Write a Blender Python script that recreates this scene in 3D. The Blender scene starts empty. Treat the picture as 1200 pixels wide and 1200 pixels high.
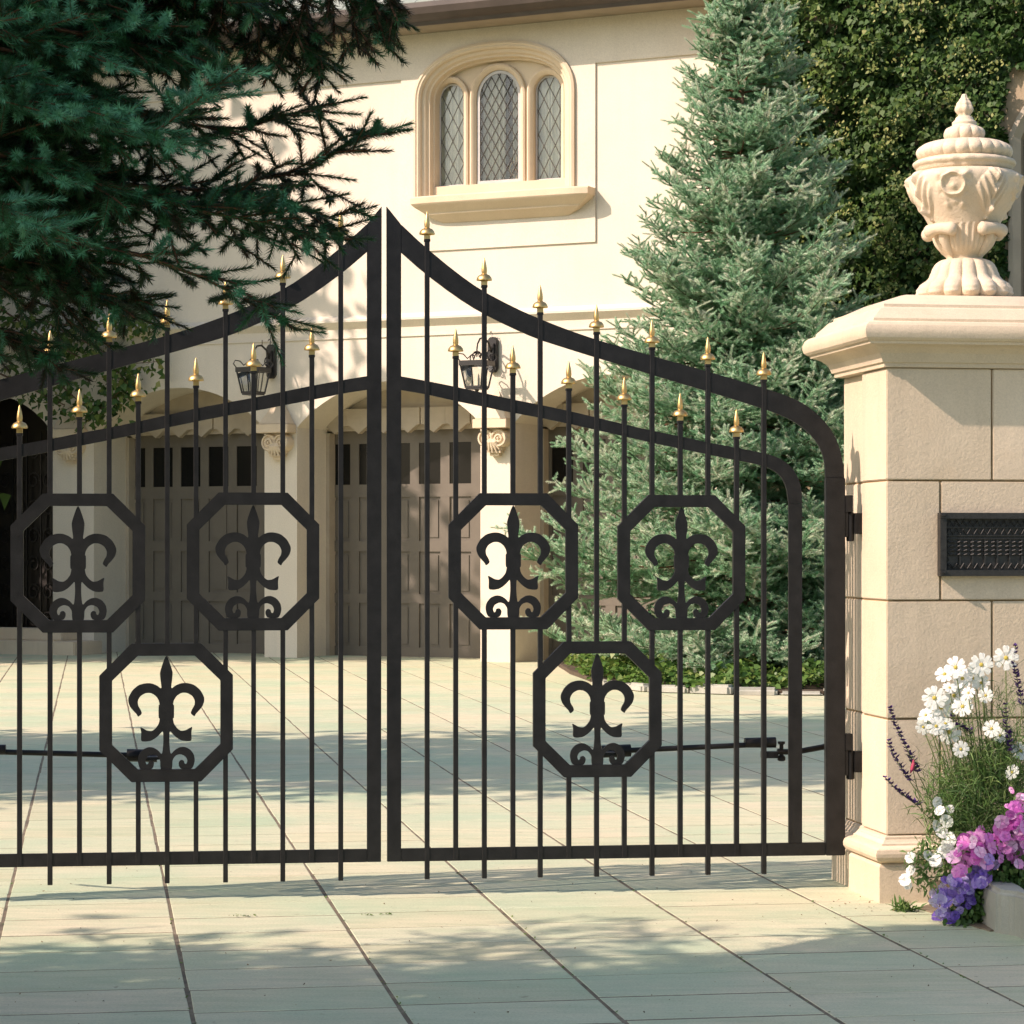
import bpy, bmesh, math, random
import numpy as np
from mathutils import Vector, Matrix
R = math.radians
random.seed(7); rng = np.random.default_rng(7)
sc = bpy.context.scene
col = sc.collection
H = 1.64; F = 3000.0; HY = 640.0

# ---------------------------------------------------------------- helpers
def link(o, parent=None):
    col.objects.link(o)
    if parent: o.parent = parent
    return o
def tag(o, label=None, cat=None, group=None, kind=None):
    if label: o['label'] = label
    if cat: o['category'] = cat
    if group: o['group'] = group
    if kind: o['kind'] = kind
    return o
def thing(name, label, cat, loc=(0,0,0), rz=0, group=None):
    o = bpy.data.objects.new(name, None); o.location = loc; o.rotation_euler = (0,0,rz)
    o.empty_display_size = .2
    return tag(link(o), label, cat, group)
class MB:
    def __init__(s): s.v = []; s.f = []
    def add(s, vs, fs):
        b = len(s.v); s.v += [tuple(v) for v in vs]; s.f += [tuple(i+b for i in f) for f in fs]; return s
    def box(s, x0, x1, y0, y1, z0, z1):
        return s.add([(x0,y0,z0),(x1,y0,z0),(x1,y1,z0),(x0,y1,z0),(x0,y0,z1),(x1,y0,z1),(x1,y1,z1),(x0,y1,z1)],
                     [(0,3,2,1),(4,5,6,7),(0,1,5,4),(1,2,6,5),(2,3,7,6),(3,0,4,7)])
    def prism(s, pts, y0, y1):
        """polygon in x,z extruded along y"""
        n = len(pts)
        a = sum(pts[i][0]*pts[(i+1)%n][1]-pts[(i+1)%n][0]*pts[i][1] for i in range(n))
        if a < 0: pts = pts[::-1]
        vs = [(p[0],y0,p[1]) for p in pts]+[(p[0],y1,p[1]) for p in pts]
        fs = [tuple(range(n)), tuple(range(2*n-1,n-1,-1))]+[(i,i+n,(i+1)%n+n,(i+1)%n) for i in range(n)]
        return s.add(vs, fs)
    def slab(s, pts, z0, z1):
        n = len(pts)
        a = sum(pts[i][0]*pts[(i+1)%n][1]-pts[(i+1)%n][0]*pts[i][1] for i in range(n))
        if a < 0: pts = pts[::-1]
        vs = [(p[0],p[1],z0) for p in pts]+[(p[0],p[1],z1) for p in pts]
        fs = [tuple(range(n-1,-1,-1)), tuple(range(n,2*n))]+[(i,(i+1)%n,(i+1)%n+n,i+n) for i in range(n)]
        return s.add(vs, fs)
    def lathe(s, prof, n=32, c=(0,0,0), fn=None, cap=True):
        vs = []
        for j,(r,z) in enumerate(prof):
            for i in range(n):
                a = 2*math.pi*i/n
                rr = fn(r,z,a) if fn else r
                vs.append((c[0]+rr*math.cos(a), c[1]+rr*math.sin(a), c[2]+z))
        fs = []
        for j in range(len(prof)-1):
            for i in range(n):
                k=(i+1)%n; fs.append((j*n+i, j*n+k, (j+1)*n+k, (j+1)*n+i))
        if cap: fs.append(tuple(range(n-1,-1,-1))); fs.append(tuple((len(prof)-1)*n+i for i in range(n)))
        return s.add(vs, fs)
    def tube(s, pts, r, n=8):
        pts = [Vector(p) for p in pts]; m = len(pts)
        rs = r if isinstance(r,(list,tuple)) else [r]*m
        vs=[]; prev=None
        for i,p in enumerate(pts):
            d = (pts[min(i+1,m-1)]-pts[max(i-1,0)]).normalized()
            if prev is None:
                up = Vector((0,0,1)) if abs(d.z)<.9 else Vector((1,0,0)); a = d.cross(up).normalized()
            else: a = (prev - d*prev.dot(d)).normalized()
            prev = a; b = d.cross(a)
            for k in range(n):
                t = 2*math.pi*k/n; vs.append(p+(a*math.cos(t)+b*math.sin(t))*rs[i])
        fs=[(i*n+k, i*n+(k+1)%n, (i+1)*n+(k+1)%n, (i+1)*n+k) for i in range(m-1) for k in range(n)]
        fs += [tuple(range(n-1,-1,-1)), tuple((m-1)*n+k for k in range(n))]
        return s.add(vs, fs)
    def ring_rect(s, prof, hx, hy, cx=0, cy=0):
        """profile list of (offset,z) swept round a rectangle of half size hx,hy"""
        vs=[]
        for o,z in prof:
            vs += [(cx-hx-o,cy-hy-o,z),(cx+hx+o,cy-hy-o,z),(cx+hx+o,cy+hy+o,z),(cx-hx-o,cy+hy+o,z)]
        fs=[(j*4+i, j*4+(i+1)%4, j*4+4+(i+1)%4, j*4+4+i) for j in range(len(prof)-1) for i in range(4)]
        fs += [(3,2,1,0), tuple((len(prof)-1)*4+i for i in range(4))]
        return s.add(vs, fs)
    def sweep(s, path, prof, closed=False):
        """path: 2D pts (x,z); prof: list (outward offset, y). outward = left-hand normal given by caller's order"""
        n=len(path); vs=[]
        for i in range(n):
            p=Vector(path[i]); 
            a=Vector(path[i-1]) if (i>0 or closed) else None; b=Vector(path[(i+1)%n]) if (i<n-1 or closed) else None
            d1=(p-a).normalized() if a is not None else (b-p).normalized()
            d2=(b-p).normalized() if b is not None else d1
            n1=Vector((-d1.y,d1.x)); n2=Vector((-d2.y,d2.x)); nn=(n1+n2); nn/=max(.2,nn.length); nn/=max(.3,nn.dot(n1))
            for o,y in prof: q=p+nn*o; vs.append((q.x,y,q.y))
        m=len(prof); fs=[]
        for i in range(n if closed else n-1):
            j=(i+1)%n
            for k in range(m): fs.append((i*m+k, i*m+(k+1)%m, j*m+(k+1)%m, j*m+k))
        if not closed: fs += [tuple(range(m)), tuple((n-1)*m+k for k in range(m-1,-1,-1))]
        return s.add(vs, fs)
    def build(s, name, mat, parent=None, smooth=False, bevel=0, seg=2, ang=35):
        me = bpy.data.meshes.new(name); me.from_pydata(s.v, [], s.f)
        bm = bmesh.new(); bm.from_mesh(me); bmesh.ops.recalc_face_normals(bm, faces=bm.faces)
        if bevel:
            es=[e for e in bm.edges if len(e.link_faces)==2 and e.calc_face_angle(0)>R(30)]
            bmesh.ops.bevel(bm, geom=es, offset=bevel, segments=seg, affect='EDGES', clamp_overlap=True)
        bm.to_mesh(me); bm.free()
        me.materials.append(mat)
        if smooth:
            me.polygons.foreach_set('use_smooth', [True]*len(me.polygons))
            try: me.set_sharp_from_angle(angle=R(ang))
            except Exception: pass
        me.update()
        return link(bpy.data.objects.new(name, me), parent)

def np_mesh(name, V, nper, mat, parent=None, tint=None, faces=None, smooth=False):
    """V (N,nper,3): N separate polygons of nper corners, or faces (M,k) index"""
    me = bpy.data.meshes.new(name)
    if faces is None:
        N = V.shape[0]; verts = V.reshape(-1,3); nv=len(verts)
        loops = np.arange(nv, dtype=np.int32); k=nper; nf=N
    else:
        verts=V.reshape(-1,3); nv=len(verts); loops=faces.astype(np.int32).ravel(); k=faces.shape[1]; nf=len(faces)
    me.vertices.add(nv); me.vertices.foreach_set('co', verts.astype(np.float32).ravel())
    me.loops.add(len(loops)); me.loops.foreach_set('vertex_index', loops)
    me.polygons.add(nf)
    me.polygons.foreach_set('loop_start', np.arange(0,nf*k,k,dtype=np.int32))
    me.polygons.foreach_set('loop_total', np.full(nf,k,dtype=np.int32))
    if tint is not None:
        a = me.attributes.new('tint','FLOAT','POINT'); a.data.foreach_set('value', tint.astype(np.float32))
    me.update(calc_edges=True); me.validate()
    if smooth: me.polygons.foreach_set('use_smooth', [True]*len(me.polygons))
    me.materials.append(mat)
    return link(bpy.data.objects.new(name, me), parent)

# ---------------------------------------------------------------- materials
class NT:
    def __init__(s, name):
        m = bpy.data.materials.new(name); m.use_nodes=True; s.m=m; s.t=m.node_tree; s.n=s.t.nodes; s.l=s.t.links
        s.p = s.n['Principled BSDF']
    def new(s, t, **kw):
        n = s.n.new(t)
        for k,v in kw.items(): setattr(n,k,v)
        return n
    def set(s, sock, v): s.p.inputs[sock].default_value = v
    def noise(s, scale, detail=5, rough=.55, vec=None, dist=0):
        n = s.new('ShaderNodeTexNoise'); n.inputs['Scale'].default_value=scale; n.inputs['Detail'].default_value=detail
        n.inputs['Roughness'].default_value=rough; n.inputs['Distortion'].default_value=dist
        if vec is not None: s.l.new(vec, n.inputs['Vector'])
        return n.outputs['Fac']
    def coord(s, scale=(1,1,1), rot=(0,0,0)):
        c = s.new('ShaderNodeTexCoord'); m = s.new('ShaderNodeMapping'); m.inputs['Scale'].default_value=scale; m.inputs['Rotation'].default_value=rot
        s.l.new(c.outputs['Object'], m.inputs['Vector']); return m.outputs['Vector']
    def ramp(s, fac, stops):
        r = s.new('ShaderNodeValToRGB'); e=r.color_ramp.elements
        while len(e)<len(stops): e.new(.5)
        for el,(p,c) in zip(e,stops): el.position=p; el.color=(c if len(c)==4 else (*c,1))
        s.l.new(fac, r.inputs['Fac']); return r.outputs['Color']
    def mix(s, f, a, b, mode='MIX'):
        m = s.new('ShaderNodeMix', data_type='RGBA', blend_type=mode)
        for i,v in ((0,f),(6,a),(7,b)):
            if isinstance(v,(int,float)): m.inputs[i].default_value=v
            elif isinstance(v,tuple): m.inputs[i].default_value=(*v,1) if len(v)==3 else v
            else: s.l.new(v, m.inputs[i])
        return m.outputs[2]
    def bump(s, h, strength=.3, dist=.01):
        b = s.new('ShaderNodeBump'); b.inputs['Strength'].default_value=strength; b.inputs['Distance'].default_value=dist
        s.l.new(h, b.inputs['Height']); s.l.new(b.outputs['Normal'], s.p.inputs['Normal'])
    def colour(s, c): s.l.new(c, s.p.inputs['Base Color'])

def stone_mat(name, base, dark, scale=1.0, streak=.3, rough=.85, bump=.25, stain=(.36,.24,.12), island=0, pits=0):
    t=NT(name); v=t.coord()
    a=t.noise(1.3*scale,6,.6,v); c=t.ramp(a,[(.35,dark),(.65,base)])
    vs=t.coord((9*scale,9*scale,.5*scale)); b=t.noise(1.0,4,.6,vs)
    bb=t.ramp(b,[(.5,(0,0,0)),(.8,(streak,)*3)]); c=t.mix(bb,c,tuple(x*.72 for x in base))
    g=t.noise(120*scale,3,.7,v); gg=t.ramp(g,[(.3,(.88,)*3),(.7,(1.05,)*3)]); c=t.mix(1.0,c,gg,'MULTIPLY')
    if stain:
        n=t.noise(.9*scale,5,.65,t.coord((1,1,1.6))); sr=t.ramp(n,[(.6,(0,0,0)),(.78,(.35,)*3)]); c=t.mix(sr,c,stain)
    if island:
        ge=t.new('ShaderNodeNewGeometry'); c=t.mix(1.0,c,t.ramp(ge.outputs['Random Per Island'],[(0,(1-island,1-island*1.1,1-island*1.5)),(1,(1.03,1.02,1.0))]),'MULTIPLY')
    if pits:
        pn_=t.noise(70*scale,2,.5,v); c=t.mix(t.ramp(pn_,[(.66,(0,0,0)),(.74,(pits,)*3)]),c,tuple(x*.45 for x in base))
        pn_=t.noise(5*scale,6,.75,v); c=t.mix(t.ramp(pn_,[(.55,(0,0,0)),(.75,(pits*.8,)*3)]),c,tuple(x*.62 for x in base))
    t.colour(c); t.set('Roughness',rough)
    h1=t.noise(60*scale,6,.65,v); h2=t.noise(4*scale,4,.6,v); ma=t.new('ShaderNodeMath',operation='MULTIPLY_ADD'); ma.inputs[1].default_value=2.0; t.l.new(h2,ma.inputs[0]); t.l.new(h1,ma.inputs[2])
    t.bump(ma.outputs[0],bump,.006); return t.m
M={}
M['stucco']=stone_mat('stucco',(.69,.625,.50),(.63,.565,.45),.5,.22,.9,.6,(.56,.47,.35))
M['limestone']=stone_mat('limestone',(.68,.575,.43),(.60,.50,.365),1.2,.40,.85,.4,(.47,.33,.18),.13,.25)
M['caststone']=stone_mat('cast_stone',(.68,.57,.42),(.58,.475,.335),2.2,.3,.85,.6,(.42,.30,.18),0,.6)
M['tanwall']=stone_mat('tan_wall',(.36,.28,.18),(.28,.21,.13),.6,.2,.9,.4,(.2,.15,.08))
M['mortar']=stone_mat('mortar',(.36,.25,.12),(.25,.17,.08),3,.1,.95,.5,None)
M['surround']=stone_mat('window_stone',(.66,.55,.39),(.59,.48,.33),.8,.2,.85,.3,(.45,.32,.18))
M['kerb']=stone_mat('kerb_stone',(.42,.41,.34),(.28,.29,.24),1.5,.4,.9,.6,(.2,.17,.1))
def simple(name, c, rough=.5, metal=0, var=.12, scale=8, bump=0, spec=None):
    t=NT(name); n=t.noise(scale,4,.6,t.coord())
    t.colour(t.ramp(n,[(.3,tuple(x*(1-var) for x in c)),(.7,tuple(min(1,x*(1+var)) for x in c))]))
    t.set('Roughness',rough); t.set('Metallic',metal)
    if spec is not None: t.set('Specular IOR Level',spec)
    if bump: t.bump(t.noise(scale*12,4,.6,t.coord()),bump,.003)
    return t.m
M['black']=simple('black_iron',(.009,.0088,.0085),.48,0,.5,14,.4,.3)
M['gold']=simple('gilded_metal',(.60,.42,.17),.42,1,.15,30,.15)
M['door']=simple('garage_paint',(.125,.108,.08),.6,0,.1,3,.1)
M['doorl']=simple('trim_paint',(.40,.34,.25),.65,0,.1,3,.1)
M['gutter']=simple('gutter_brown',(.060,.046,.036),.45,.1,.2,3)
M['soffit']=simple('soffit_paint',(.30,.25,.18),.8,0,.1,3)
M['lead']=simple('window_lead',(.12,.115,.10),.5,.3,.2,20)
M['white']=simple('white_frame',(.44,.43,.40),.5,0,.08,10)
M['curtain']=simple('curtain',(.86,.82,.70),.9,0,.15,5)
M['bronze']=simple('brass',(.45,.28,.09),.35,1,.3,30)
M['lantern']=simple('lantern_iron',(.018,.017,.016),.4,.2,.2,20)
M['wroughtdoor']=simple('dark_wood',(.02,.016,.012),.5,0,.3,6)
M['bark']=simple('bark',(.11,.065,.04),.9,0,.4,25,.6)
M['twig']=simple('twig_bark',(.16,.075,.04),.85,0,.35,30)
M['soil']=simple('soil',(.07,.05,.03),.95,0,.4,10,.8)
M['plaque']=simple('cast_plate',(.028,.027,.024),.5,.3,.3,40,.4)
M['insidewall']=simple('inside_wall',(.12,.10,.08),.9,0,.1,2)
M['darkroom']=simple('dark_interior',(.012,.011,.010),.8,0,.2,2)
def glass(name, tint=(.02,.022,.02), alpha=None):
    t=NT(name); t.set('Base Color',(*tint,1)); t.set('Roughness',.06); t.set('Specular IOR Level',.6)
    t.bump(t.noise(1.5,2,.5,t.coord()),.08,.02)
    return t.m
M['darkglass']=simple('dark_glass',(.010,.010,.009),.18,0,.1,3,0,.15)
tg=NT('clear_glass')
tr=tg.new('ShaderNodeBsdfTransparent'); tr.inputs['Color'].default_value=(.95,.96,.94,1)
gl=tg.new('ShaderNodeBsdfGlossy'); gl.inputs['Roughness'].default_value=.04
fr=tg.new('ShaderNodeFresnel'); fr.inputs['IOR'].default_value=1.5
mx=tg.new('ShaderNodeMixShader'); tg.l.new(fr.outputs[0],mx.inputs[0]); tg.l.new(tr.outputs[0],mx.inputs[1]); tg.l.new(gl.outputs[0],mx.inputs[2])
tg.l.new(mx.outputs[0], tg.n['Material Output'].inputs['Surface']); M['glass']=tg.m

def leaf_mat(name, stops, rough=.5, trans=.25, scale=None, attr=True, island=.35):
    """colour by stored per-twig tint plus per-leaf randomness"""
    t=NT(name)
    at=t.new('ShaderNodeAttribute', attribute_name='tint'); geo=t.new('ShaderNodeNewGeometry')
    m1=t.new('ShaderNodeMath',operation='MULTIPLY_ADD'); m1.inputs[1].default_value=island; m1.inputs[2].default_value=-island/2
    t.l.new(geo.outputs['Random Per Island'], m1.inputs[0])
    ad=t.new('ShaderNodeMath',operation='ADD'); t.l.new(m1.outputs[0],ad.inputs[0]); t.l.new(at.outputs['Fac'],ad.inputs[1])
    c=t.ramp(ad.outputs[0],stops); t.colour(c); t.set('Roughness',rough); t.set('Specular IOR Level',.35)
    tl=t.new('ShaderNodeBsdfTranslucent'); t.l.new(c,tl.inputs['Color'])
    ms=t.new('ShaderNodeMixShader'); ms.inputs[0].default_value=trans
    t.l.new(t.p.outputs[0],ms.inputs[1]); t.l.new(tl.outputs[0],ms.inputs[2]); t.l.new(ms.outputs[0],t.n['Material Output'].inputs['Surface'])
    return t.m
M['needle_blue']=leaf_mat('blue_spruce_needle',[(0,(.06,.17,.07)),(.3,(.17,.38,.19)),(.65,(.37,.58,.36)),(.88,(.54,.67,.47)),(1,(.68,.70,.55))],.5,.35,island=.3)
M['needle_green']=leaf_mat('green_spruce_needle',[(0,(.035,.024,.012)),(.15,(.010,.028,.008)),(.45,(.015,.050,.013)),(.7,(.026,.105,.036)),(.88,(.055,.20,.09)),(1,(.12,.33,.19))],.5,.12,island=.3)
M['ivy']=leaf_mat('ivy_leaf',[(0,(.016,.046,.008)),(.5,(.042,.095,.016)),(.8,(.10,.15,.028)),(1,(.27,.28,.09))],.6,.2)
M['ground_ivy']=leaf_mat('ground_ivy_leaf',[(0,(.04,.10,.018)),(.5,(.09,.17,.03)),(1,(.20,.25,.06))],.45,.25)
M['leaf']=leaf_mat('tree_leaf',[(0,(.03,.07,.015)),(1,(.07,.12,.03))],.5,.25)
M['foliage']=leaf_mat('fine_foliage',[(0,(.045,.10,.02)),(.5,(.10,.19,.045)),(1,(.22,.30,.10))],.5,.3)
M['petal_white']=leaf_mat('white_petal',[(0,(.68,.72,.64)),(1,(.84,.84,.78))],.5,.3,island=.2)
M['petal_pink']=leaf_mat('pink_petal',[(0,(.46,.07,.38)),(.4,(.66,.20,.55)),(.75,(.80,.36,.66)),(1,(.85,.60,.78))],.5,.3)
M['petal_violet']=leaf_mat('violet_petal',[(0,(.12,.06,.38)),(.45,(.26,.17,.55)),(.8,(.46,.36,.68)),(1,(.62,.56,.76))],.5,.3)
M['salvia']=leaf_mat('salvia_floret',[(0,(.035,.012,.09)),(1,(.12,.05,.22))],.6,.1)
M['stem']=simple('green_stem',(.12,.15,.05),.7,0,.3,20)
M['yellow']=simple('flower_eye',(.45,.36,.06),.7,0,.3,60)
M['redbud']=simple('red_petal',(.40,.04,.09),.6,0,.3,40)

# paving: cream flagstone with per-slab tone, weathering, green shade tint put into the colour in patches
t=NT('flagstone'); v=t.coord()
geo=t.new('ShaderNodeNewGeometry')
slabc=t.ramp(geo.outputs['Random Per Island'],[(0,(.51,.50,.335)),(.35,(.58,.55,.375)),(.7,(.55,.55,.385)),(1,(.62,.55,.385))])
vs=t.coord((1.1,5,1),(0,0,-R(9.26))); n1=t.noise(2.2,7,.62,vs,.4); w=t.ramp(n1,[(.3,(.80,.86,.80)),(.62,(1.04,1.02,1))])
c=t.mix(1.0,slabc,w,'MULTIPLY')
n2=t.noise(.8,6,.6,v); w2=t.ramp(n2,[(.42,(0,0,0)),(.66,(.55,)*3)]); c=t.mix(w2,c,(.33,.48,.31))
n3=t.noise(90,3,.7,v); c=t.mix(1.0,c,t.ramp(n3,[(.28,(.82,)*3),(.6,(1.03,)*3)]),'MULTIPLY')
n5=t.noise(14,2,.5,v); c=t.mix(t.ramp(n5,[(.72,(0,0,0)),(.76,(.5,)*3)]),c,(.16,.13,.09))
t.colour(c); t.set('Roughness',.82)
n4=t.noise(10,6,.65,vs); n6=t.noise(60,3,.6,v)
ad=t.new('ShaderNodeMath',operation='MULTIPLY_ADD'); ad.inputs[1].default_value=.35; t.l.new(n6,ad.inputs[0]); t.l.new(n4,ad.inputs[2])
t.bump(ad.outputs[0],.55,.012); M['paving']=t.m
t=NT('joint_sand'); n=t.noise(6,5,.6,t.coord()); t.colour(t.ramp(n,[(.35,(.09,.075,.05)),(.52,(.16,.125,.08)),(.62,(.22,.18,.12)),(.72,(.05,.075,.03))])); t.set('Roughness',.95); M['joint']=t.m
t=NT('lawn'); n=t.noise(3,6,.6,t.coord()); t.colour(t.ramp(n,[(.3,(.03,.06,.015)),(.7,(.06,.10,.03))])); t.set('Roughness',.95); M['lawn']=t.m
t=NT('roof_tile'); n=t.noise(2,6,.6,t.coord()); t.colour(t.ramp(n,[(.3,(.20,.24,.20)),(.7,(.34,.36,.31))])); t.set('Roughness',.8); M['roof']=t.m

# ---------------------------------------------------------------- frames
PH=math.atan(.474); CP,SP=math.cos(PH),math.sin(PH)      # house facade
def fs(px,d=0.0):
    """distance along facade (local x) of image column px on the plane set back by d"""
    t=(px-600)/F
    # X = s*CP + d*SP ; Y = 36.1 - s*SP + d*CP
    return (t*(36.1+d*CP)-d*SP)/(CP+t*SP)
def fz(px,py,d=0.0):
    s=fs(px,d); return H+(HY-py)*(36.1-s*SP+d*CP)/F
TG=math.atan(.12); CG,SG=math.cos(TG),math.sin(TG)       # gate plane
def gs(px):
    t=(px-600)/F; return (12*t+.6)/(CG-t*SG)
def gz(px,py): return H+(HY-py)*(12+gs(px)*SG)/F
TP=math.atan(.163); EX=Vector((math.cos(TP),math.sin(TP),0)); EY=Vector((-math.sin(TP),math.cos(TP),0))
def P3(px,py,Y): return Vector(((px-600)/F*Y, Y, H+(HY-py)/F*Y))

# ================================================================ GROUND
mb=MB(); mb.slab([(-150,-60),(150,-60),(150,200),(-150,200)],-.5,-.06); tag(mb.build('ground',M['lawn']),kind='structure')
def loc2w(a,b): p=EX*a+EY*b; return (p.x,p.y)
mb=MB(); mb.slab([loc2w(-9.5,1),loc2w(11,1),loc2w(11,41),loc2w(-9.5,41)],-.1,-.0016); tag(mb.build('joint_bed',M['joint']),kind='structure')
# slabs: joints through image points of the photograph: columns .73 wide, rows .46
V=[];FC=[]; cw=.7335; rh=.462
# joint passing px 227,y1200 -> ground point
Yg=H*F/(1200-HY); g0=Vector(((227-600)/F*Yg,Yg,0)); a0=g0.dot(EX)
offs={}
for i in range(-13,15):
    x0=a0+i*cw; off=((i*37)%5)*.021
    b=1.2+off
    while b<40.5:
        h=rh*(1 if random.random()<.9 else 1.0)
        gx=.0055+random.random()*.004; gy=.0035+random.random()*.0075
        if random.random()<.15 : gy=.003
        X0,X1,B0,B1=x0+gx,x0+cw-gx*.6,b+gy,b+h-gy
        j=lambda s:(random.random()-.5)*s
        cs=[(X0+j(.004),B0+j(.003)),(X1+j(.004),B0+j(.003)),(X1+j(.004),B1+j(.003)),(X0+j(.004),B1+j(.003))]
        zt=j(.0012); n=len(V)
        bev=.004
        cc=((X0+X1)/2,(B0+B1)/2)
        for (x,y),z,k in [(c_,-.05,0) for c_ in cs]+[(c_,zt-.003,0) for c_ in cs]+[(c_,zt,1) for c_ in cs]:
            if k: x+= bev if x<cc[0] else -bev; y+= bev if y<cc[1] else -bev
            wx,wy=loc2w(x,y); V.append((wx,wy,z+(j(.0006) if k else 0)))
        for a in (0,4):
            for q in range(4): FC.append((n+a+q,n+a+(q+1)%4,n+a+4+(q+1)%4,n+a+4+q))
        FC.append((n+8,n+9,n+10,n+11)); b+=h
mb=MB(); mb.v=V; mb.f=FC; tag(mb.build('driveway',M['paving']),kind='structure')

# ================================================================ HOUSE
house=thing('house','cream stucco house with arched garage bays and a triple arched upper window','house',(0,36.1,0),-PH)
WT=8.98; DEP=.9
w2=fs(563)-fs(348); pier=fs(603)-fs(563)
ops=[(fs(110),fs(310)),(fs(348),fs(563)),(fs(603),fs(603)+w2)]
ent=(fs(62)-2.6,fs(62)); allops=[ent]+ops
ZS=3.38; RISE=.64
def arch(s0,s1,zs=ZS,rise=RISE,n=24,inset=0):
    hw=(s1-s0)/2; Rr=(hw*hw+rise*rise)/(2*rise); cz=zs+rise-Rr; c=(s0+s1)/2; a=math.asin(hw/Rr)
    return [(c+(Rr)*math.sin(-a+2*a*i/n), cz+Rr*math.cos(-a+2*a*i/n)) for i in range(n+1)]
LE=ent[0]-1.2; RE=ops[2][1]+pier*1.2; ZM=5.0
pts=[(LE,-.1)]
for s0,s1 in allops: pts+=[(s0,-.1)]+arch(s0,s1)+[(s1,-.1)]
pts+=[(RE,-.1),(RE,ZM),(LE,ZM)]
wl=MB(); wl.prism(pts,0,DEP)
# upper wall with window opening
ws0,ws1=fs(487),fs(675); wc=(ws0+ws1)/2; whw=(ws1-ws0)/2
WZ0=fz(487,236); WZS=7.985; WRI=fz(583,49)-7.985
def warch(hw,ri,zs,zb,n=28):
    """jamb-arch-jamb path left to right"""
    r=[(wc-hw,zb)]
    for i in range(n+1):
        a=math.pi-math.pi*i/n
        e=.86  # superellipse for the three-centred look
        ca,sa=math.cos(a),math.sin(a)
        r.append((wc+hw*math.copysign(abs(ca)**e,ca), zs+ri*abs(sa)**e))
    r.append((wc+hw,zb)); return r
ho=warch(whw-.10,WRI-.10,WZS,WZ0)
mid=len(ho)//2
wl.prism([(LE,ZM),(wc,ZM),(wc,WZ0)]+ho[:mid+1]+[(wc,WT),(LE,WT)],0,.45)
wl.prism([(wc,ZM),(RE,ZM),(RE,WT),(wc,WT)]+ho[mid:]+[(wc,WZ0)],0,.45)
wl.build('wall',M['stucco'],house)
# raised frieze + window panel (2.5 cm proud)
zf=lambda px,py: fz(px,py)
zfr=zf(471,94); zpb=zf(600,289); sl,sr=fs(471),fs(698.5)
hw_=warch(whw-.05,WRI-.05,WZS,WZ0)
pn=MB()
pn.prism([(LE,zfr),(sl,zfr),(sl,zpb),(wc,zpb),(wc,WZ0)]+hw_[:mid+1]+[(wc,WT),(LE,WT)],-.028,-.0)
pn.prism([(wc,zpb),(sr,zpb),(sr,zfr),(RE,zfr),(RE,WT),(wc,WT)]+hw_[mid:]+[(wc,WZ0)],-.028,-.0)
pn.build('raised_panel',M['stucco'],house)
# string course
zc=zf(550,372); sc_=MB()
sc_.add([(LE,-.0,zc+.10),(LE,-.10,zc+.03),(LE,-.10,zc),(LE,-.0,zc-.10),(RE,-.0,zc+.10),(RE,-.10,zc+.03),(RE,-.10,zc),(RE,-.0,zc-.10)],
        [(0,1,5,4),(1,2,6,5),(2,3,7,6),(0,3,2,1),(4,5,6,7),(0,4,7,3)])
sc_.box(LE,RE,-.022,0,zc-.235,zc-.215)
sc_.build('string_course',M['stucco'],house)
# arch face bands + tympanum behind + doors
tb=MB()
for s0,s1 in allops[1:]:
    a=arch(s0,s1)
    tb.prism([(s0-.3,ZS-.02)]+[(s0-.3,ZS+RISE+.2),(s1+.3,ZS+RISE+.2),(s1+.3,ZS-.02)],DEP,DEP+.12)
tb.build('tympanum',M['doorl'],house)
for s0,s1 in ops:
    st=MB(); n=8; x0=s0-.02; w=(s1-s0+.3)/n
    for i in range(n):
        p=[(x0+i*w,ZS+.30)]
        p+=[(x0+i*w,ZS+.05),(x0+(i+.12)*w,ZS+.05),(x0+(i+.5)*w,ZS-.07+.0),(x0+(i+.88)*w,ZS+.05),(x0+(i+1)*w-.012,ZS+.05),(x0+(i+1)*w-.012,ZS+.30)]
        st.prism(p,DEP-.10-.02*(i%2),DEP-.005)
    st.build('scalloped_valance',M['doorl'],house)
DD=1.02
for k,(s0,s1) in enumerate(ops):
    # door plane further back; six bays
    px0=[150,382,616][k]; a=fs([143,381,0][k],DD) if k<2 else s0-.0
    if k==2: a=s0+.02
    wd=fs(595,DD)-fs(382,DD); b=a+wd; cwid=wd/6
    d=MB(); d.box(a-.06,b+.06,DD+.03,DD+.08,-.05,ZS)
    rails=[(0,.14),(.79,.95-.02),(1.56,1.74-.02),(2.37,2.56),(3.17,ZS)]
    for z0,z1 in rails: d.box(a-.06,b+.06,DD,DD+.03,z0,z1)
    for i in range(7):
        hwid=.075 if 0<i<6 else .09
        x=a+i*cwid
        for (q0,q1) in zip(rails[:-1],rails[1:]): d.box(x-hwid,x+hwid,DD+.002,DD+.03,q0[1],q1[0])
    for i in range(6):
        for (q0,q1) in list(zip(rails[:-1],rails[1:]))[:3]:
            d.box(a+i*cwid+.12,a+(i+1)*cwid-.12,DD+.015,DD+.03,q0[1]+.05,q1[0]-.05)
    do=d.build('garage_door',M['door'],house)
    for i in range(6):
        g=MB(); g.box(a+i*cwid+.075,a+(i+1)*cwid-.075,DD+.018,DD+.028,2.56,3.17); g.build('pane',M['darkglass'],do)
    # light jamb trim
    for ja,jb in ((s0-.02,s0+.06),(s1-.06,s1+.02)): j=MB(); j.box(ja,jb,DEP-.04,DD+.03,0,ZS-.05); j.build('door_jamb',M['doorl'],house)
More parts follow.
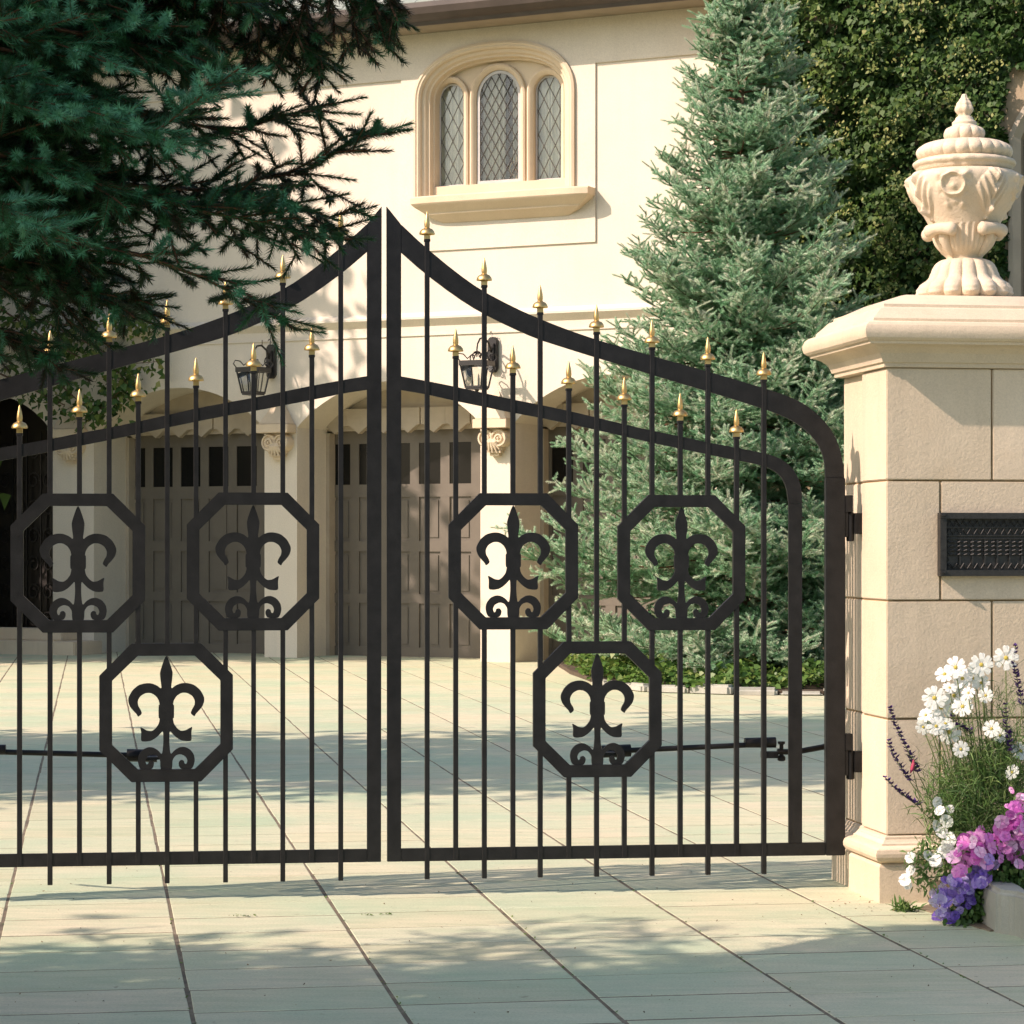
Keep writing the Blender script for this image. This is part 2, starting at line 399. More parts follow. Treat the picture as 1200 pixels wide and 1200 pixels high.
# entrance: dark door with scrolled iron grille
e=MB(); e.box(ent[0]-.1,ent[1]+.1,1.5,1.6,0,4.3); ed=e.build('entrance_door',M['wroughtdoor'],house)
gr=MB()
for i in range(9):
    x=ent[1]-.12-i*.28
    gr.box(x-.012,x+.012,1.40,1.425,.1,3.5)
    for j in range(7):
        zc_=.45+j*.45; pts_=[]
        for q in range(15):
            aa=q/14*math.pi*2.6; rr=.12*(1-q/22); pts_.append((x-.14+rr*math.cos(aa)*(1 if j%2 else -1),1.41,zc_+rr*1.2*math.sin(aa)))
        gr.tube(pts_,.014,5)
gr.build('iron_grille',M['lantern'],ed)
# interior side returns, back volume
bk=MB(); bk.box(LE,LE+.3,.47,8,0,WT); bk.box(LE,RE,8,8.3,0,WT); bk.box(LE,RE,1.9,2.0,0,5.0); bk.box(LE,RE,.9,2.0,4.35,5.02)
bk.build('inner_wall',M['insidewall'],house)
# entrance step
stp=MB(); xx=fs(98,-.5); stp.box(LE,xx,-.75,-.0,-.02,.20); stp.box(LE,xx-.45,-.42,-.003,.2,.38)
stp.build('entrance_step',M['limestone'],house,bevel=.015)
# pier skirt
# window -----------------------------------------------------------
win=MB()
prof=[(.0,-.02),(.0,-.07),(-.035,-.085),(-.055,-.07),(-.075,-.07),(-.10,-.045),(-.105,-.005),(-.15,.01),(-.175,.055),(-.20,.06),(-.215,.14),(-.235,.15),(-.24,.32),(-.10,.32),(-.06,-.015)]
path=warch(whw,WRI,WZS,WZ0)
win.sweep(path,prof)
wso=win.build('window',M['surround'],house,smooth=True,ang=28); wso['label']='triple arched window recessed in a deep moulded stone surround'
# joint lines in surround
# tracery plate with three lancets at depth .27
TD=.24
def lz(px,py): return fz(px,py,TD)
lan=[]  # (s0,s1,zb,ztop)
lw=.43; cwd=.70
c0=(fs(560,TD+.02)+fs(611,TD+.02))/2
cs=c0
mull=.20
gapc=cwd/2+mull/2
lan=[(cs-gapc-mull/2-lw,cs-gapc-mull/2,lz(530,219),lz(530,97)),(cs-cwd/2,cs+cwd/2,lz(586,217),lz(586,82)),(cs+gapc+mull/2,cs+gapc+mull/2+lw,lz(640,210),lz(640,86)-.02)]
zb=WZ0-.02
lan[2]=(lan[2][0],lan[2][1],lan[0][2],lan[0][3])
zb0=lan[0][2]
inner=warch(whw-.20,WRI-.20,WZS,zb)
def lancet(s0,s1,z0,z1,n=14,grow=0):
    c=(s0+s1)/2; hw=(s1-s0)/2+grow; zs=z1-(s1-s0)/2*1.08
    r=[(c-hw,z0)]
    for i in range(n+1):
        a=math.pi-math.pi*i/n; r.append((c+hw*math.cos(a), zs+(hw*1.08)*math.sin(a)))
    return r+[(c+hw,z0)]
# build plate by vertical strips: region between lancets and the arch
def inner_top(x):
    best=None
    for a,b in zip(inner[:-1],inner[1:]):
        if min(a[0],b[0])-1e-6<=x<=max(a[0],b[0])+1e-6 and abs(a[0]-b[0])>1e-9:
            tt=(x-a[0])/(b[0]-a[0]); z=a[1]+tt*(b[1]-a[1]); best=z if best is None else max(best,z)
    return best
pl=MB(); xs=np.linspace(wc-whw+.2003,wc+whw-.2003,150)
def hole_top(x):
    for s0,s1,z0,z1 in lan:
        c=(s0+s1)/2; hw=(s1-s0)/2+.005
        if abs(x-c)<hw: return z1-(s1-s0)/2*1.08+hw*1.08*math.sqrt(max(0,1-((x-c)/hw)**2))
    return None
xl=list(xs)
for s0,s1,_,_ in lan: xl+=[s0-.0051,s0-.0049,s1+.0049,s1+.0051]
xl=sorted(xl)
for a,b in zip(xl[:-1],xl[1:]):
    ta,tb_=inner_top(a),inner_top(b)
    if ta is None or tb_ is None: continue
    m=(a+b)/2
    hm=hole_top(m)
    ha=hole_top(a) if hm else None; hb=hole_top(b) if hm else None
    if hm:
        sp=[l for l in lan if l[0]-.006<m<l[1]+.006][0]; zsp=sp[3]-(sp[1]-sp[0])/2*1.08
        ha=ha or zsp; hb=hb or zsp
        pl.prism([(a,ha),(b,hb),(b,tb_+.03),(a,ta+.03)],TD,TD+.10)
    else: pl.prism([(a,zb),(b,zb),(b,tb_+.03),(a,ta+.03)],TD,TD+.10)
pl.box(wc-whw+.2,wc+whw-.2,TD-.1,TD+.12,zb-.1,zb0-.0)
pl.build('tracery',M['surround'],wso)
for k,(s0,s1,z0,z1) in enumerate(lan):
    mo=MB(); lp=lancet(s0,s1,zb0,z1)
    mo.sweep(lp,[(.0,TD-.02),(.03,TD-.06),(.06,TD-.075),(.085,TD-.06),(.09,TD-.01),(.09,TD+.01),(.0,TD+.09)])
    mo.build('lancet_moulding',M['surround'],wso,smooth=True,ang=30)
    # casement: white metal frame, leads, pane
    fr_=MB(); cp=lancet(s0+.005,s1-.005,zb0+.02,z1-.005); wdt=.042 if k==1 else .022
    y0=TD+.0 if k==1 else TD+.05
    fr_.sweep(cp,[(0,y0),(0,y0+.03),(-wdt,y0+.03),(-wdt,y0)])
    fr_.box(s0+.005,s1-.005,y0-.004,y0+.034,zb0,zb0+.035+(.02 if k==1 else 0))
    fo=fr_.build('casement',M['white'],wso)
    ld=MB(); c=(s0+s1)/2; hw=(s1-s0)/2; zs=z1-hw*1.08; pitch=.125 if k==1 else .175; sl_=1.75 if k==1 else 1.9
    def inside(x,z): return abs(x-c)<hw-.012 and z>zb0+.02 and (z<zs or ((x-c)/(hw-.01))**2+((z-zs)/(hw*1.08-.01))**2<1)
    for sg in (1,-1):
        for q in range(-40,60):
            off=zb0+q*pitch*sl_; seg=None
            for st_ in range(121):
                x=c-hw+2*hw*st_/120; z=off+sg*(x-c)*sl_
                if inside(x,z):
                    if seg is None: seg=[(x,z),(x,z)]
                    seg[1]=(x,z)
                elif seg: break
            if seg and abs(seg[0][0]-seg[1][0])>.02: ld.tube([(seg[0][0],y0+.012,seg[0][1]),(seg[1][0],y0+.012,seg[1][1])],.0075 if k==1 else .006,4)
    ld.build('leading',M['lead'],fo)
    gp=MB(); gp.prism(lancet(s0+.02,s1-.02,zb0+.03,z1-.02),y0+.016,y0+.020); gp.build('pane',M['glass'],wso)
# sill
sp_=MB(); sx0,sx1=fs(480,-.3),fs(688,-.3); zt=WZ0+.02
def sillring(o,z,dpt): return [(sx0+o,dpt,z),(sx0+o+.0,-.0,z)]
lv=[(0,zt,.32,.26),(0,zt-.02,.34,.28),(0,zt-.10,.34,.28),(.03,zt-.13,.32,.26),(.05,zt-.15,.29,.24),(.17,zt-.23,.20,.16),(.19,zt-.25,.20,.16),(.21,zt-.27,.17,.14),(.40,zt-.36,.05,.03)]
vv=[];ff=[];nn_=29; sc0,shw=(sx0+sx1)/2,(sx1-sx0)/2
for o,z,dp,de in lv:
    for i in range(nn_):
        u=-1+2*i/(nn_-1); vv.append((sc0+(shw-o)*u,-(de+(dp-de)*(1-abs(u)**8)**.8),z))
    vv+=[(sc0+shw-o,.0,z),(sc0-shw+o,.0,z)]
mm_=nn_+2
for i in range(len(lv)-1):
    for q in range(mm_): ff.append((i*mm_+q,i*mm_+(q+1)%mm_,(i+1)*mm_+(q+1)%mm_,(i+1)*mm_+q))
ff+=[tuple(range(mm_)),tuple((len(lv)-1)*mm_+q for q in range(mm_))]
sp_.add(vv,ff); sp_.box(wc-whw+.02,wc+whw-.02,-.0,.24,zt-.06,zt+.006)
sp_.build('window_sill',M['surround'],wso,smooth=True,ang=25)
# room behind: pale curtains, brass ornament
cu=MB()
for (x0,x1,yy) in ((lan[0][0]-.1,lan[0][1]+.04,TD+.16),(cs-.33,cs+.02,TD+.17),(cs+.14,cs+.34,TD+.17),(lan[2][0]-.03,lan[2][1]+.1,TD+.16)):
    n=60; vv=[];ff=[]
    for i in range(n+1):
        x=x0+(x1-x0)*i/n; y=yy+.02*math.sin(i*1.1)+.015*math.sin(i*.47)
        vv+=[(x,y,zb),(x,y,WZS+WRI)]
    for i in range(n): ff.append((2*i,2*i+2,2*i+3,2*i+1))
    cu.add(vv,ff)
cu.build('curtain',M['curtain'],wso,smooth=True)
rb=MB(); rb.box(wc-2,wc+2,1.6,1.7,zb-.3,9); rb.box(wc-2,wc-1.9,.46,1.6,zb-.3,9); rb.box(wc+1.9,wc+2,.46,1.6,zb-.3,9); rb.box(wc-2,wc+2,.46,1.7,zb-.35,zb-.25); rb.box(wc-2,wc+2,.46,1.7,8.9,8.97)
rb.build('room',M['insidewall'],house)
orn=thing('brass_candlestick','brass ornament standing inside the middle arched window pane','ornament')
orn.matrix_world=Matrix.Translation((0,36.1,0))@Matrix.Rotation(-PH,4,'Z')@Matrix.Translation((cs+.20,.42,zb0+.02))
ob=MB(); ob.lathe([(.07,0),(.075,.02),(.03,.05),(.025,.1),(.07,.15),(.085,.2),(.06,.26),(.025,.3),(.03,.34),(.012,.40),(.01,.46),(0.001,.5)],16); ob.build('body',M['bronze'],orn,smooth=True)
for sg in (-1,1):
    hb=MB(); hb.tube([(sg*.03,0,.1),(sg*.10,0,.14),(sg*.12,0,.22),(sg*.08,0,.30),(sg*.03,0,.31)],.012,6); hb.build('handle',M['bronze'],orn,smooth=True)
# corbels on piers --------------------------------------------------
pcs=[(fs(62)+fs(110))/2,(fs(310)+fs(348))/2,(fs(563)+fs(603))/2,ops[2][1]+pier*.5]
def corbel(x):
    w=.265; zt=3.33; m=MB()
    m.add([(x-w+.02,0,zt+.10),(x+w-.02,0,zt+.10),(x+w-.02,-.24,zt+.10),(x-w+.02,-.24,zt+.10),(x-.02,0,zt+.52),(x+.02,0,zt+.52),(x+.02,-.01,zt+.50),(x-.02,-.01,zt+.50)],
          [(0,1,2,3),(3,2,6,7),(2,1,5,6),(0,3,7,4),(4,7,6,5),(0,4,5,1)])
    m.box(x-w,x+w,-.27,0,zt-.03,zt+.098)
    c=m.build('corbel',M['surround'],house,bevel=.008)
    s=MB(); zc0=zt-.20
    s.box(x-.13,x+.13,-.13,0,zc0-.14,zc0+.167)
    for sg in (-1,1):
        s.lathe([(.125,0),(.125,.05),(.11,.06)],24,(0,0,0)) if False else None
        n=22
        for (r0,y0,y1) in ((.13,-.18,-.0),):
            vv=[];ff=[]
            cx_=x+sg*.10
            ringp=[(.13,0),(.13,-.17),(.115,-.195),(.095,-.195),(.09,-.17),(.065,-.17),(.06,-.195),(.04,-.20),(.035,-.18),(.02,-.18),(.015,-.21),(.001,-.215)]
            for (rr,yy) in ringp:
                for q in range(n):
                    aa=2*math.pi*q/n; vv.append((cx_+rr*math.cos(aa),yy,zc0+.03+rr*math.sin(aa)))
            for a_ in range(len(ringp)-1):
                for q in range(n): ff.append((a_*n+q,a_*n+(q+1)%n,(a_+1)*n+(q+1)%n,(a_+1)*n+q))
            s.add(vv,ff)
    for q,aa in enumerate((-50,-25,0,25,50)):
        a_=R(aa); s.tube([(x,-.15,zc0+.05),(x+.07*math.sin(a_),-.19,zc0-.03),(x+.14*math.sin(a_),-.16,zc0-.05-.12*math.cos(a_))],[.02,.032,.012],8)
    s.box(x-.11,x+.11,-.14,0,zc0-.175,zc0-.145); s.box(x-.07,x+.07,-.10,0,zc0-.22,zc0-.177)
    s.build('carved_scroll',M['surround'],c,smooth=True,ang=40)
for x in pcs: corbel(x)
# eave --------------------------------------------------------------
ev=MB(); ev.box(LE-.5,RE+1,-.60,.44,WT+.002,WT+.06); ev.build('soffit',M['soffit'],house)
gt=MB(); gy=[(-.60,WT-.02),(-.60,WT+.24),(-.66,WT+.24),(-.665,WT+.13),(-.72,WT+.12),(-.78,WT+.16),(-.80,WT+.22),(-.80,WT+.26),(-.82,WT+.27),(-.82,WT+.20),(-.795,WT+.11),(-.72,WT+.06),(-.66,WT+.03),(-.64,WT-.02)]
vv=[(LE-.5,y,z) for y,z in gy]+[(RE+1.,y,z) for y,z in gy]; n=len(gy)
gt.add(vv,[(i,(i+1)%n,(i+1)%n+n,i+n) for i in range(n)]+[tuple(range(n)),tuple(range(2*n-1,n-1,-1))])
gt.build('gutter',M['gutter'],house)
rf=MB()
for q in range(16):
    y0=-.78+q*.42; z0=WT+.29+q*.25
    for i in range(int((RE-LE+2)/.30)):
        x=LE-.6+i*.30+(.15 if q%2 else 0); rf.add([(x,y0,z0),(x+.29,y0,z0),(x+.29,y0+.46,z0+.25),(x,y0+.46,z0+.25),(x,y0,z0-.025),(x+.29,y0,z0-.025),(x+.29,y0+.46,z0+.225),(x,y0+.46,z0+.225)],[(0,1,2,3),(4,7,6,5),(0,4,5,1),(1,5,6,2),(3,2,6,7),(0,3,7,4)])
rf.add([(LE-.5,-.7,WT+.26),(RE+1,-.7,WT+.26),(RE+1,6,WT+4.26),(LE-.5,6,WT+4.26)],[(0,1,2,3)])
rf.build('roof',M['roof'],house)
# ivy-clad wing to the right -----------------------------------------
WX0=fs(852,-1.0); wy=-1.0
wg=MB(); nw=(fs(1182,wy)+.0,)
a0_,a1_=fs(1186,wy),fs(1186,wy)+1.5
zsp=fz(1190,160,wy); 
wg.prism([(WX0,-.1),(WX0,12),(a0_,12),(a0_,zsp)]+[(a0_,4.2),(a0_,-.1)],wy,wy+.4)
cw_=(a0_+a1_)/2
hp=[(a0_+ (a1_-a0_)*i/16, zsp+.75*math.sin(math.pi*i/16)**.8) for i in range(17)]
wg.prism([(a0_,12)]+[p for p in hp]+[(a1_,12)],wy,wy+.4)
wg.box(a0_,a1_,wy,wy+.4,-.1,4.2); wg.box(a1_,a1_+4,wy,wy+.4,-.1,12)
wg.box(WX0,WX0+.4,wy+.402,6,-.1,12)
wg.build('wing_wall',M['tanwall'],house)
ww=MB(); hh=[(a0_,4.2)]+hp+[(a1_,4.2)]
ww.sweep(hh,[(.04,wy-.03),(.04,wy+.25),(-.10,wy+.25),(-.10,wy+.05),(-.02,wy-.03)]); wwo=ww.build('window',M['doorl'],house)
g=MB(); g.prism([(a0_,4.2)]+hp+[(a1_,4.2)],wy+.2,wy+.22); g.build('pane',M['darkglass'],wwo)

# ---------------------------------------------------------------- leaves
def leaf_polys(C, N, size, up=None, jit=.6, kind=5):
    """oriented polygons at centres C (n,3) with normals N, returns (n,k,3)"""
    n=len(C); N=N+rng.normal(0,jit,(n,3)); N/=np.linalg.norm(N,axis=1,keepdims=True)+1e-9
    up=rng.normal(0,.5,(n,3))+np.array([0,0,-1.0])
    T=up-(up*N).sum(1,keepdims=True)*N; T/=np.linalg.norm(T,axis=1,keepdims=True)+1e-9
    B=np.cross(N,T); s=size[:,None]
    sh={5:[(0,-.45),(.5,-.3),(.28,.1),(0,.6),(-.28,.1),(-.5,-.3)],6:[(0,-.5),(.28,-.2),(.3,.1),(0,.55),(-.3,.1),(-.28,-.2)]}[kind]
    out=np.zeros((n,len(sh),3))
    for i,(b,t_) in enumerate(sh):
        out[:,i]=C+s*(b*B+t_*T)+s*N*(-.18*abs(b)*2)
    return out
def hloc(a):  # house local array -> world
    X=a[...,0]*CP+a[...,1]*SP; Y=36.1-a[...,0]*SP+a[...,1]*CP
    return np.stack([X,Y,a[...,2]],-1)
def clump_noise(x,z,f=1.0,seed=0):
    r=np.random.default_rng(seed); v=0
    for k in range(7):
        a,b,p,q=r.normal(0,2.0*f*(1+k*.45),4); v=v+np.sin(a*x+b*z+p)*1/(1+k*.3)
    return v/3.0
n=56000
x=rng.uniform(WX0-.12,a1_+.6,n); z=rng.uniform(2.6,11.8,n)
cn=clump_noise(x,z,1.0,3); fine=clump_noise(x,z,3.0,5)
depth=.08+.50*np.clip(.5+.7*cn+.35*fine,0,1)
lay=rng.uniform(0,1,n)**.6
y=wy-.02-depth*lay
# keep window area free
inw=(x>a0_-.04)&(z<zsp+.8)&(z>4.2)
vert=(fine+cn*.5>-1.05)&~inw
x,y,z,cn,lay,fine=x[vert],y[vert],z[vert],cn[vert],lay[vert],fine[vert]
C=np.stack([x,y,z],1); Nn=np.tile([-.25,-.9,.35],(len(C),1))
L=leaf_polys(C,Nn,rng.uniform(.045,.10,len(C)),jit=.55)
tint=np.repeat(np.clip(.36+.16*fine+.20*cn+.30*rng.random(len(C))**2,0,1),6)
iv=np_mesh('foliage',hloc(L),6,M['ivy'],None,tint)
ivy=thing('climbing_ivy','dense dark green ivy covering the wall behind the stone urn','ivy',tuple(hloc(np.array([WX0+2,wy,0.]))))
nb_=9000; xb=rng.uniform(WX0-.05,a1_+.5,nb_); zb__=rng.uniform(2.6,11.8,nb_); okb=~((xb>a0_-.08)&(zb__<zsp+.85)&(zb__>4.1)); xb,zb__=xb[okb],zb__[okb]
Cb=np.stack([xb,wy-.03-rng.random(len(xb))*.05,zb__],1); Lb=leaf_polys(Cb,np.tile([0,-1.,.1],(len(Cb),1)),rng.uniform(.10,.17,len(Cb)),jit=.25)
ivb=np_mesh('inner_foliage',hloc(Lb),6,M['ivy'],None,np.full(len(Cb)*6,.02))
# flower tufts (yellow-green)
m_=5200; cl=rng.uniform(0,1,(170,2)); k=rng.integers(0,170,m_)
tx=WX0+.3+cl[k,0]*(a1_-WX0)+rng.normal(0,.10,m_); tz=3.4+cl[k,1]*6.2+rng.normal(0,.08,m_)
ok=~((tx>a0_-.05)&(tz<zsp+.8)); tx,tz=tx[ok],tz[ok]
C=np.stack([tx,wy-.46-rng.random(len(tx))*.12,tz],1)
L2=leaf_polys(C,np.tile([0,-1.,.4],(len(C),1)),rng.uniform(.03,.065,len(C)),jit=.9,kind=6)
if2=np_mesh('blossom',hloc(L2),6,M['ivy'],None,np.full(len(C)*6,.90))
for o_ in (iv,if2,ivb):
    o_.parent=ivy; o_.matrix_parent_inverse=Matrix.Translation(-ivy.location)
# vine on left wall by entrance
m_=2600; s_=[]
stems=[[(-40,330),(60,400),(120,430),(187,424)],[(-20,360),(60,440),(110,480),(135,478)],[(20,370),(100,385),(150,372),(188,380)],[(-30,420),(30,450),(80,475)],[(60,380),(120,410),(150,450),(135,470)]]
vst=MB(); pts_=[]
for st_ in stems:
    w_=[Vector((fs(a,-.35),-.35-random.random()*.2,fz(a,b,-.35))) for a,b in st_]
    vst.tube(w_,[.02,.014,.01,.005][:len(w_)],5)
    for a,b in zip(w_[:-1],w_[1:]):
        for q in range(110): pts_.append(a.lerp(b,random.random())+Vector((random.gauss(0,.16),random.gauss(0,.1),random.gauss(-.05,.14))))
C=np.array([tuple(p) for p in pts_]); L=leaf_polys(C,np.tile([0,-1.,.3],(len(C),1)),rng.uniform(.06,.13,len(C)),jit=.7)
vine=thing('climbing_vine','leafy vine trailing over the wall left of the first garage arch','vine',tuple(hloc(np.array([fs(0),-.3,0.]))))
o_=np_mesh('foliage',hloc(L),6,M['ivy'],None,np.repeat(rng.uniform(.3,.9,len(C)),6)); o_.parent=vine; o_.matrix_parent_inverse=Matrix.Translation(-vine.location)
o_=vst.build('stem',M['bark']); o_.matrix_world=Matrix.Translation((0,36.1,0))@Matrix.Rotation(-PH,4,'Z')
bpy.context.view_layer.update(); mw=o_.matrix_world.copy(); o_.parent=vine; o_.matrix_parent_inverse=Matrix.Translation(-vine.location)

# ---------------------------------------------------------------- lanterns
def lantern(px,py,label):
    s=fs(px); z=fz(px,py)
    wp=hloc(np.array([s,0.,z])); r=thing('wall_lantern',label,'lantern',tuple(wp),-PH,'lanterns on the garage piers')
    b=MB(); b.slab([(0,0)],0,0) if False else None
    b.prism([(-.075,-.2),(-.04,-.25),(.04,-.25),(.075,-.2),(.075,.2),(.04,.25),(-.04,.25),(-.075,.2)],-.07,-.0)
    b.prism([(-.045,-.16),(.045,-.16),(.045,.16),(-.045,.16)],-.10,-.0705); b.build('backplate',M['lantern'],r,bevel=.008)
    a=MB()
    arc=[(0,-.09,.05),(0,-.18,.16),(0,-.32,.22),(0,-.45,.20),(0,-.53,.12),(0,-.55,.04),(0,-.55,-.0)]
    a.tube(arc,[.016,.015,.014,.013,.012,.011,.010],8)
    for q0,rad,sg in (((-.16,-.02),.09,1),((-.14,-.14),.07,-1)):
        a.tube([(0,q0[0]+rad*(1-i/22)*math.cos(i*.5)*sg,q0[1]+rad*(1-i/22)*math.sin(i*.5)) for i in range(15)],.009,6)
    a.tube([(0,-.08,.24),(0,-.06,.30),(0,-.10,.33),(0,-.13,.30)],.006,5); a.tube([(0,-.30,.22),(0,-.30,.30)],.006,5)
    a.build('arm',M['lantern'],r,smooth=True)
    c=MB(); cy=-.55; tz=-.17; bz=-.50
    def sq(h,z): return [(-h,cy-h,z),(h,cy-h,z),(h,cy+h,z),(-h,cy+h,z)]
    # band at the top, bottom tray, corner bars, crown scrolls
    def frame_ring(h,z0,z1,w):
        c.box(-h,h,cy-h,cy-h+w,z0,z1); c.box(-h,h,cy+h-w,cy+h,z0,z1); c.box(-h,-h+w,cy-h+w,cy+h-w,z0,z1); c.box(h-w,h,cy-h+w,cy+h-w,z0,z1)
    frame_ring(.19,tz-.02,tz+.05,.025); frame_ring(.13,bz,bz+.03,.025); c.box(-.12,.12,cy-.12,cy+.12,bz-.02,bz-.001)
    for sx in (-1,1):
        for sy in (-1,1):
            c.tube([(sx*.175,cy+sy*.175,tz),(sx*.12,cy+sy*.12,bz+.01)],.012,6)
            c.tube([(sx*.18,cy+sy*.18,tz+.05),(sx*.21,cy+sy*.21,tz+.10),(sx*.19,cy+sy*.19,tz+.15),(sx*.14,cy+sy*.14,tz+.14),(sx*.10,cy+sy*.10,tz+.08),(sx*.05,cy+sy*.05,tz+.14),(0,cy,tz+.18)],.009,6)
        c.tube([(sx*.175,cy,tz),(sx*.12,cy,bz+.01)],.008,6); c.tube([(0,cy+sx*.175,tz),(0,cy+sx*.12,bz+.01)],.008,6)
    for q in range(6):
        a_=q*math.pi/3; c.tube([(0,cy,tz+.19),(.05*math.cos(a_),cy+.05*math.sin(a_),tz+.17),(.06*math.cos(a_),cy+.06*math.sin(a_),tz+.13),(.03*math.cos(a_),cy+.03*math.sin(a_),tz+.11)],.007,5)
    c.lathe([(.02,-.03),(.035,0),(.02,.02),(.008,.03)],10,(0,cy,bz-.02))
    co=c.build('cage',M['lantern'],r,smooth=True,ang=30)
    g=MB(); h1,h0=.165,.115
    g.add(sq(h1,tz-.01)+sq(h0,bz+.02),[(0,1,5,4),(1,2,6,5),(2,3,7,6),(3,0,4,7)]); g.build('glass',M['glass'],r)
    k=MB()
    for sx,sy in ((-.05,-.05),(.05,-.05),(0,.06)): k.lathe([(.014,0),(.014,.12),(.008,.16),(.001,.18)],8,(sx,cy+sy,bz+.02))
    k.build('candle',M['white'],r,smooth=True)
lantern(319.5,424,'black iron wall lantern on the shaded pier between the two left garage doors')
lantern(579,416,'black iron wall lantern on the sunlit pier right of the middle garage door')

# ================================================================ GATE
def smooth_path(pts,it=1,closed=False):
    for _ in range(it):
        q=[pts[0]]
        for a,b in zip(pts[:-1],pts[1:]):
            q+= [(a[0]*.75+b[0]*.25,a[1]*.75+b[1]*.25),(a[0]*.25+b[0]*.75,a[1]*.25+b[1]*.75)]
        q.append(pts[-1]); pts=q
    return pts
def gp(l): return [(gs(a),gz(a,b)) for a,b in l]
topU=[(452.8,242),(467.5,260),(496,288),(533,318.5),(563,340),(600,359.5),(630,373),(663,386),(695,397),(728,407),(760,416),(800,427.5),(827,435),(860,444.5),(890,453.5),(917,462),(937,470.5),(953,481),(970,498),(981,517),(987,538),(989,560)]
topL=[(469.5,295.5),(496,319),(533,347),(563,366),(597,383),(630,397.5),(663,408),(695,418),(728,428),(760,438),(800,450),(827,458),(860,468),(890,477.5),(917,487),(937,498),(953,512.5),(962,527),(966.5,543),(967,560)]
midU=[(469,441),(497,446),(532,453),(564,460),(597,467.5),(630,474),(664,481),(695,488.5),(728,496.5),(760,504),(800,512),(827,518),(858,524),(885,529),(908,534.5),(923,543),(933,555),(939,572),(939.5,590)]
midL=[(469,457),(497,461.5),(532,469.5),(564,476),(597,483),(630,489),(664,496),(695,503),(728,510.5),(760,518),(800,526.5),(827,532),(858,538.5),(885,543.5),(903,549),(914,557),(921,569),(924,590)]
longb=[(500.5,248),(567.5,302),(633,334),(699,357),(764,375),(829.5,395),(895,413)]
shortb=[(534,385),(601,405),(666.5,423),(731.5,442),(797,461),(863,480)]
OC=[(601.5,657.8),(798.5,659.3),(700,831)]
SC=1/(6.316*247.5)
fl_half=[(0,-412),(12,-395),(28,-350),(42,-305),(46,-285),(43,-245),(33,-168),(65,-195),(108,-212),(150,-213),(200,-200),(245,-162),(272,-112),(274,-82),(262,-45),(235,-12),(213,10),(203,32),(174,8),(184,-20),(203,-50),(206,-85),(187,-120),(150,-142),(110,-143),(75,-121),(55,-90),(48,-56),(56,-54),(56,40),(47,43),(55,85),(80,118),(105,136),(140,131),(166,115),(189,104),(180,140),(183,207),(150,210),(110,205),(72,182),(42,152),(23,130),(21,215),(28,292),(36,302),(60,273),(95,253),(130,250),(170,268),(198,305),(206,345),(198,385),(182,412),(106,412),(90,388),(88,362),(104,344),(126,350),(130,371),(143,378),(153,350),(138,318),(100,302),(66,312),(44,345),(44,385),(40,412)]
HALF=list(fl_half)
def chk(p,it):
    for _ in range(it):
        q=[p[0]]
        for a,b in zip(p[:-1],p[1:]): q+=[(a[0]*.8+b[0]*.2,a[1]*.8+b[1]*.2),(a[0]*.2+b[0]*.8,a[1]*.2+b[1]*.8)]
        q.append(p[-1]); p=q
    return p
HALF=chk(HALF,2)
fl=[(x,-y) for x,y in HALF]+[(-x,-y) for x,y in HALF[::-1][:-1] if True]
def finial(mb,x,z,sg=1):
    """z = top of bar; gilded spear with drooping collar, 0.125 tall"""
    mb.box(x-.0135,x+.0135,-.0135,.0135,z,z+.020)
    mb.lathe([(.010,.0205),(.007,.03),(.010,.036),(.014,.040),(.027,.034),(.0335,.026),(.0365,.022),(.037,.026),(.034,.036),(.026,.046),(.015,.051),(.012,.054),(.0125,.060),(.0135,.068),(.0125,.082),(.009,.100),(.005,.118),(.001,.130)],16,(x,0,z),cap=True)
    for q in range(4):
        a=q*math.pi/2+.4; mb.tube([(x+.009*math.cos(a),.009*math.sin(a),z+.02),(x+.02*math.cos(a),.02*math.sin(a),z+.034)],.003,5)
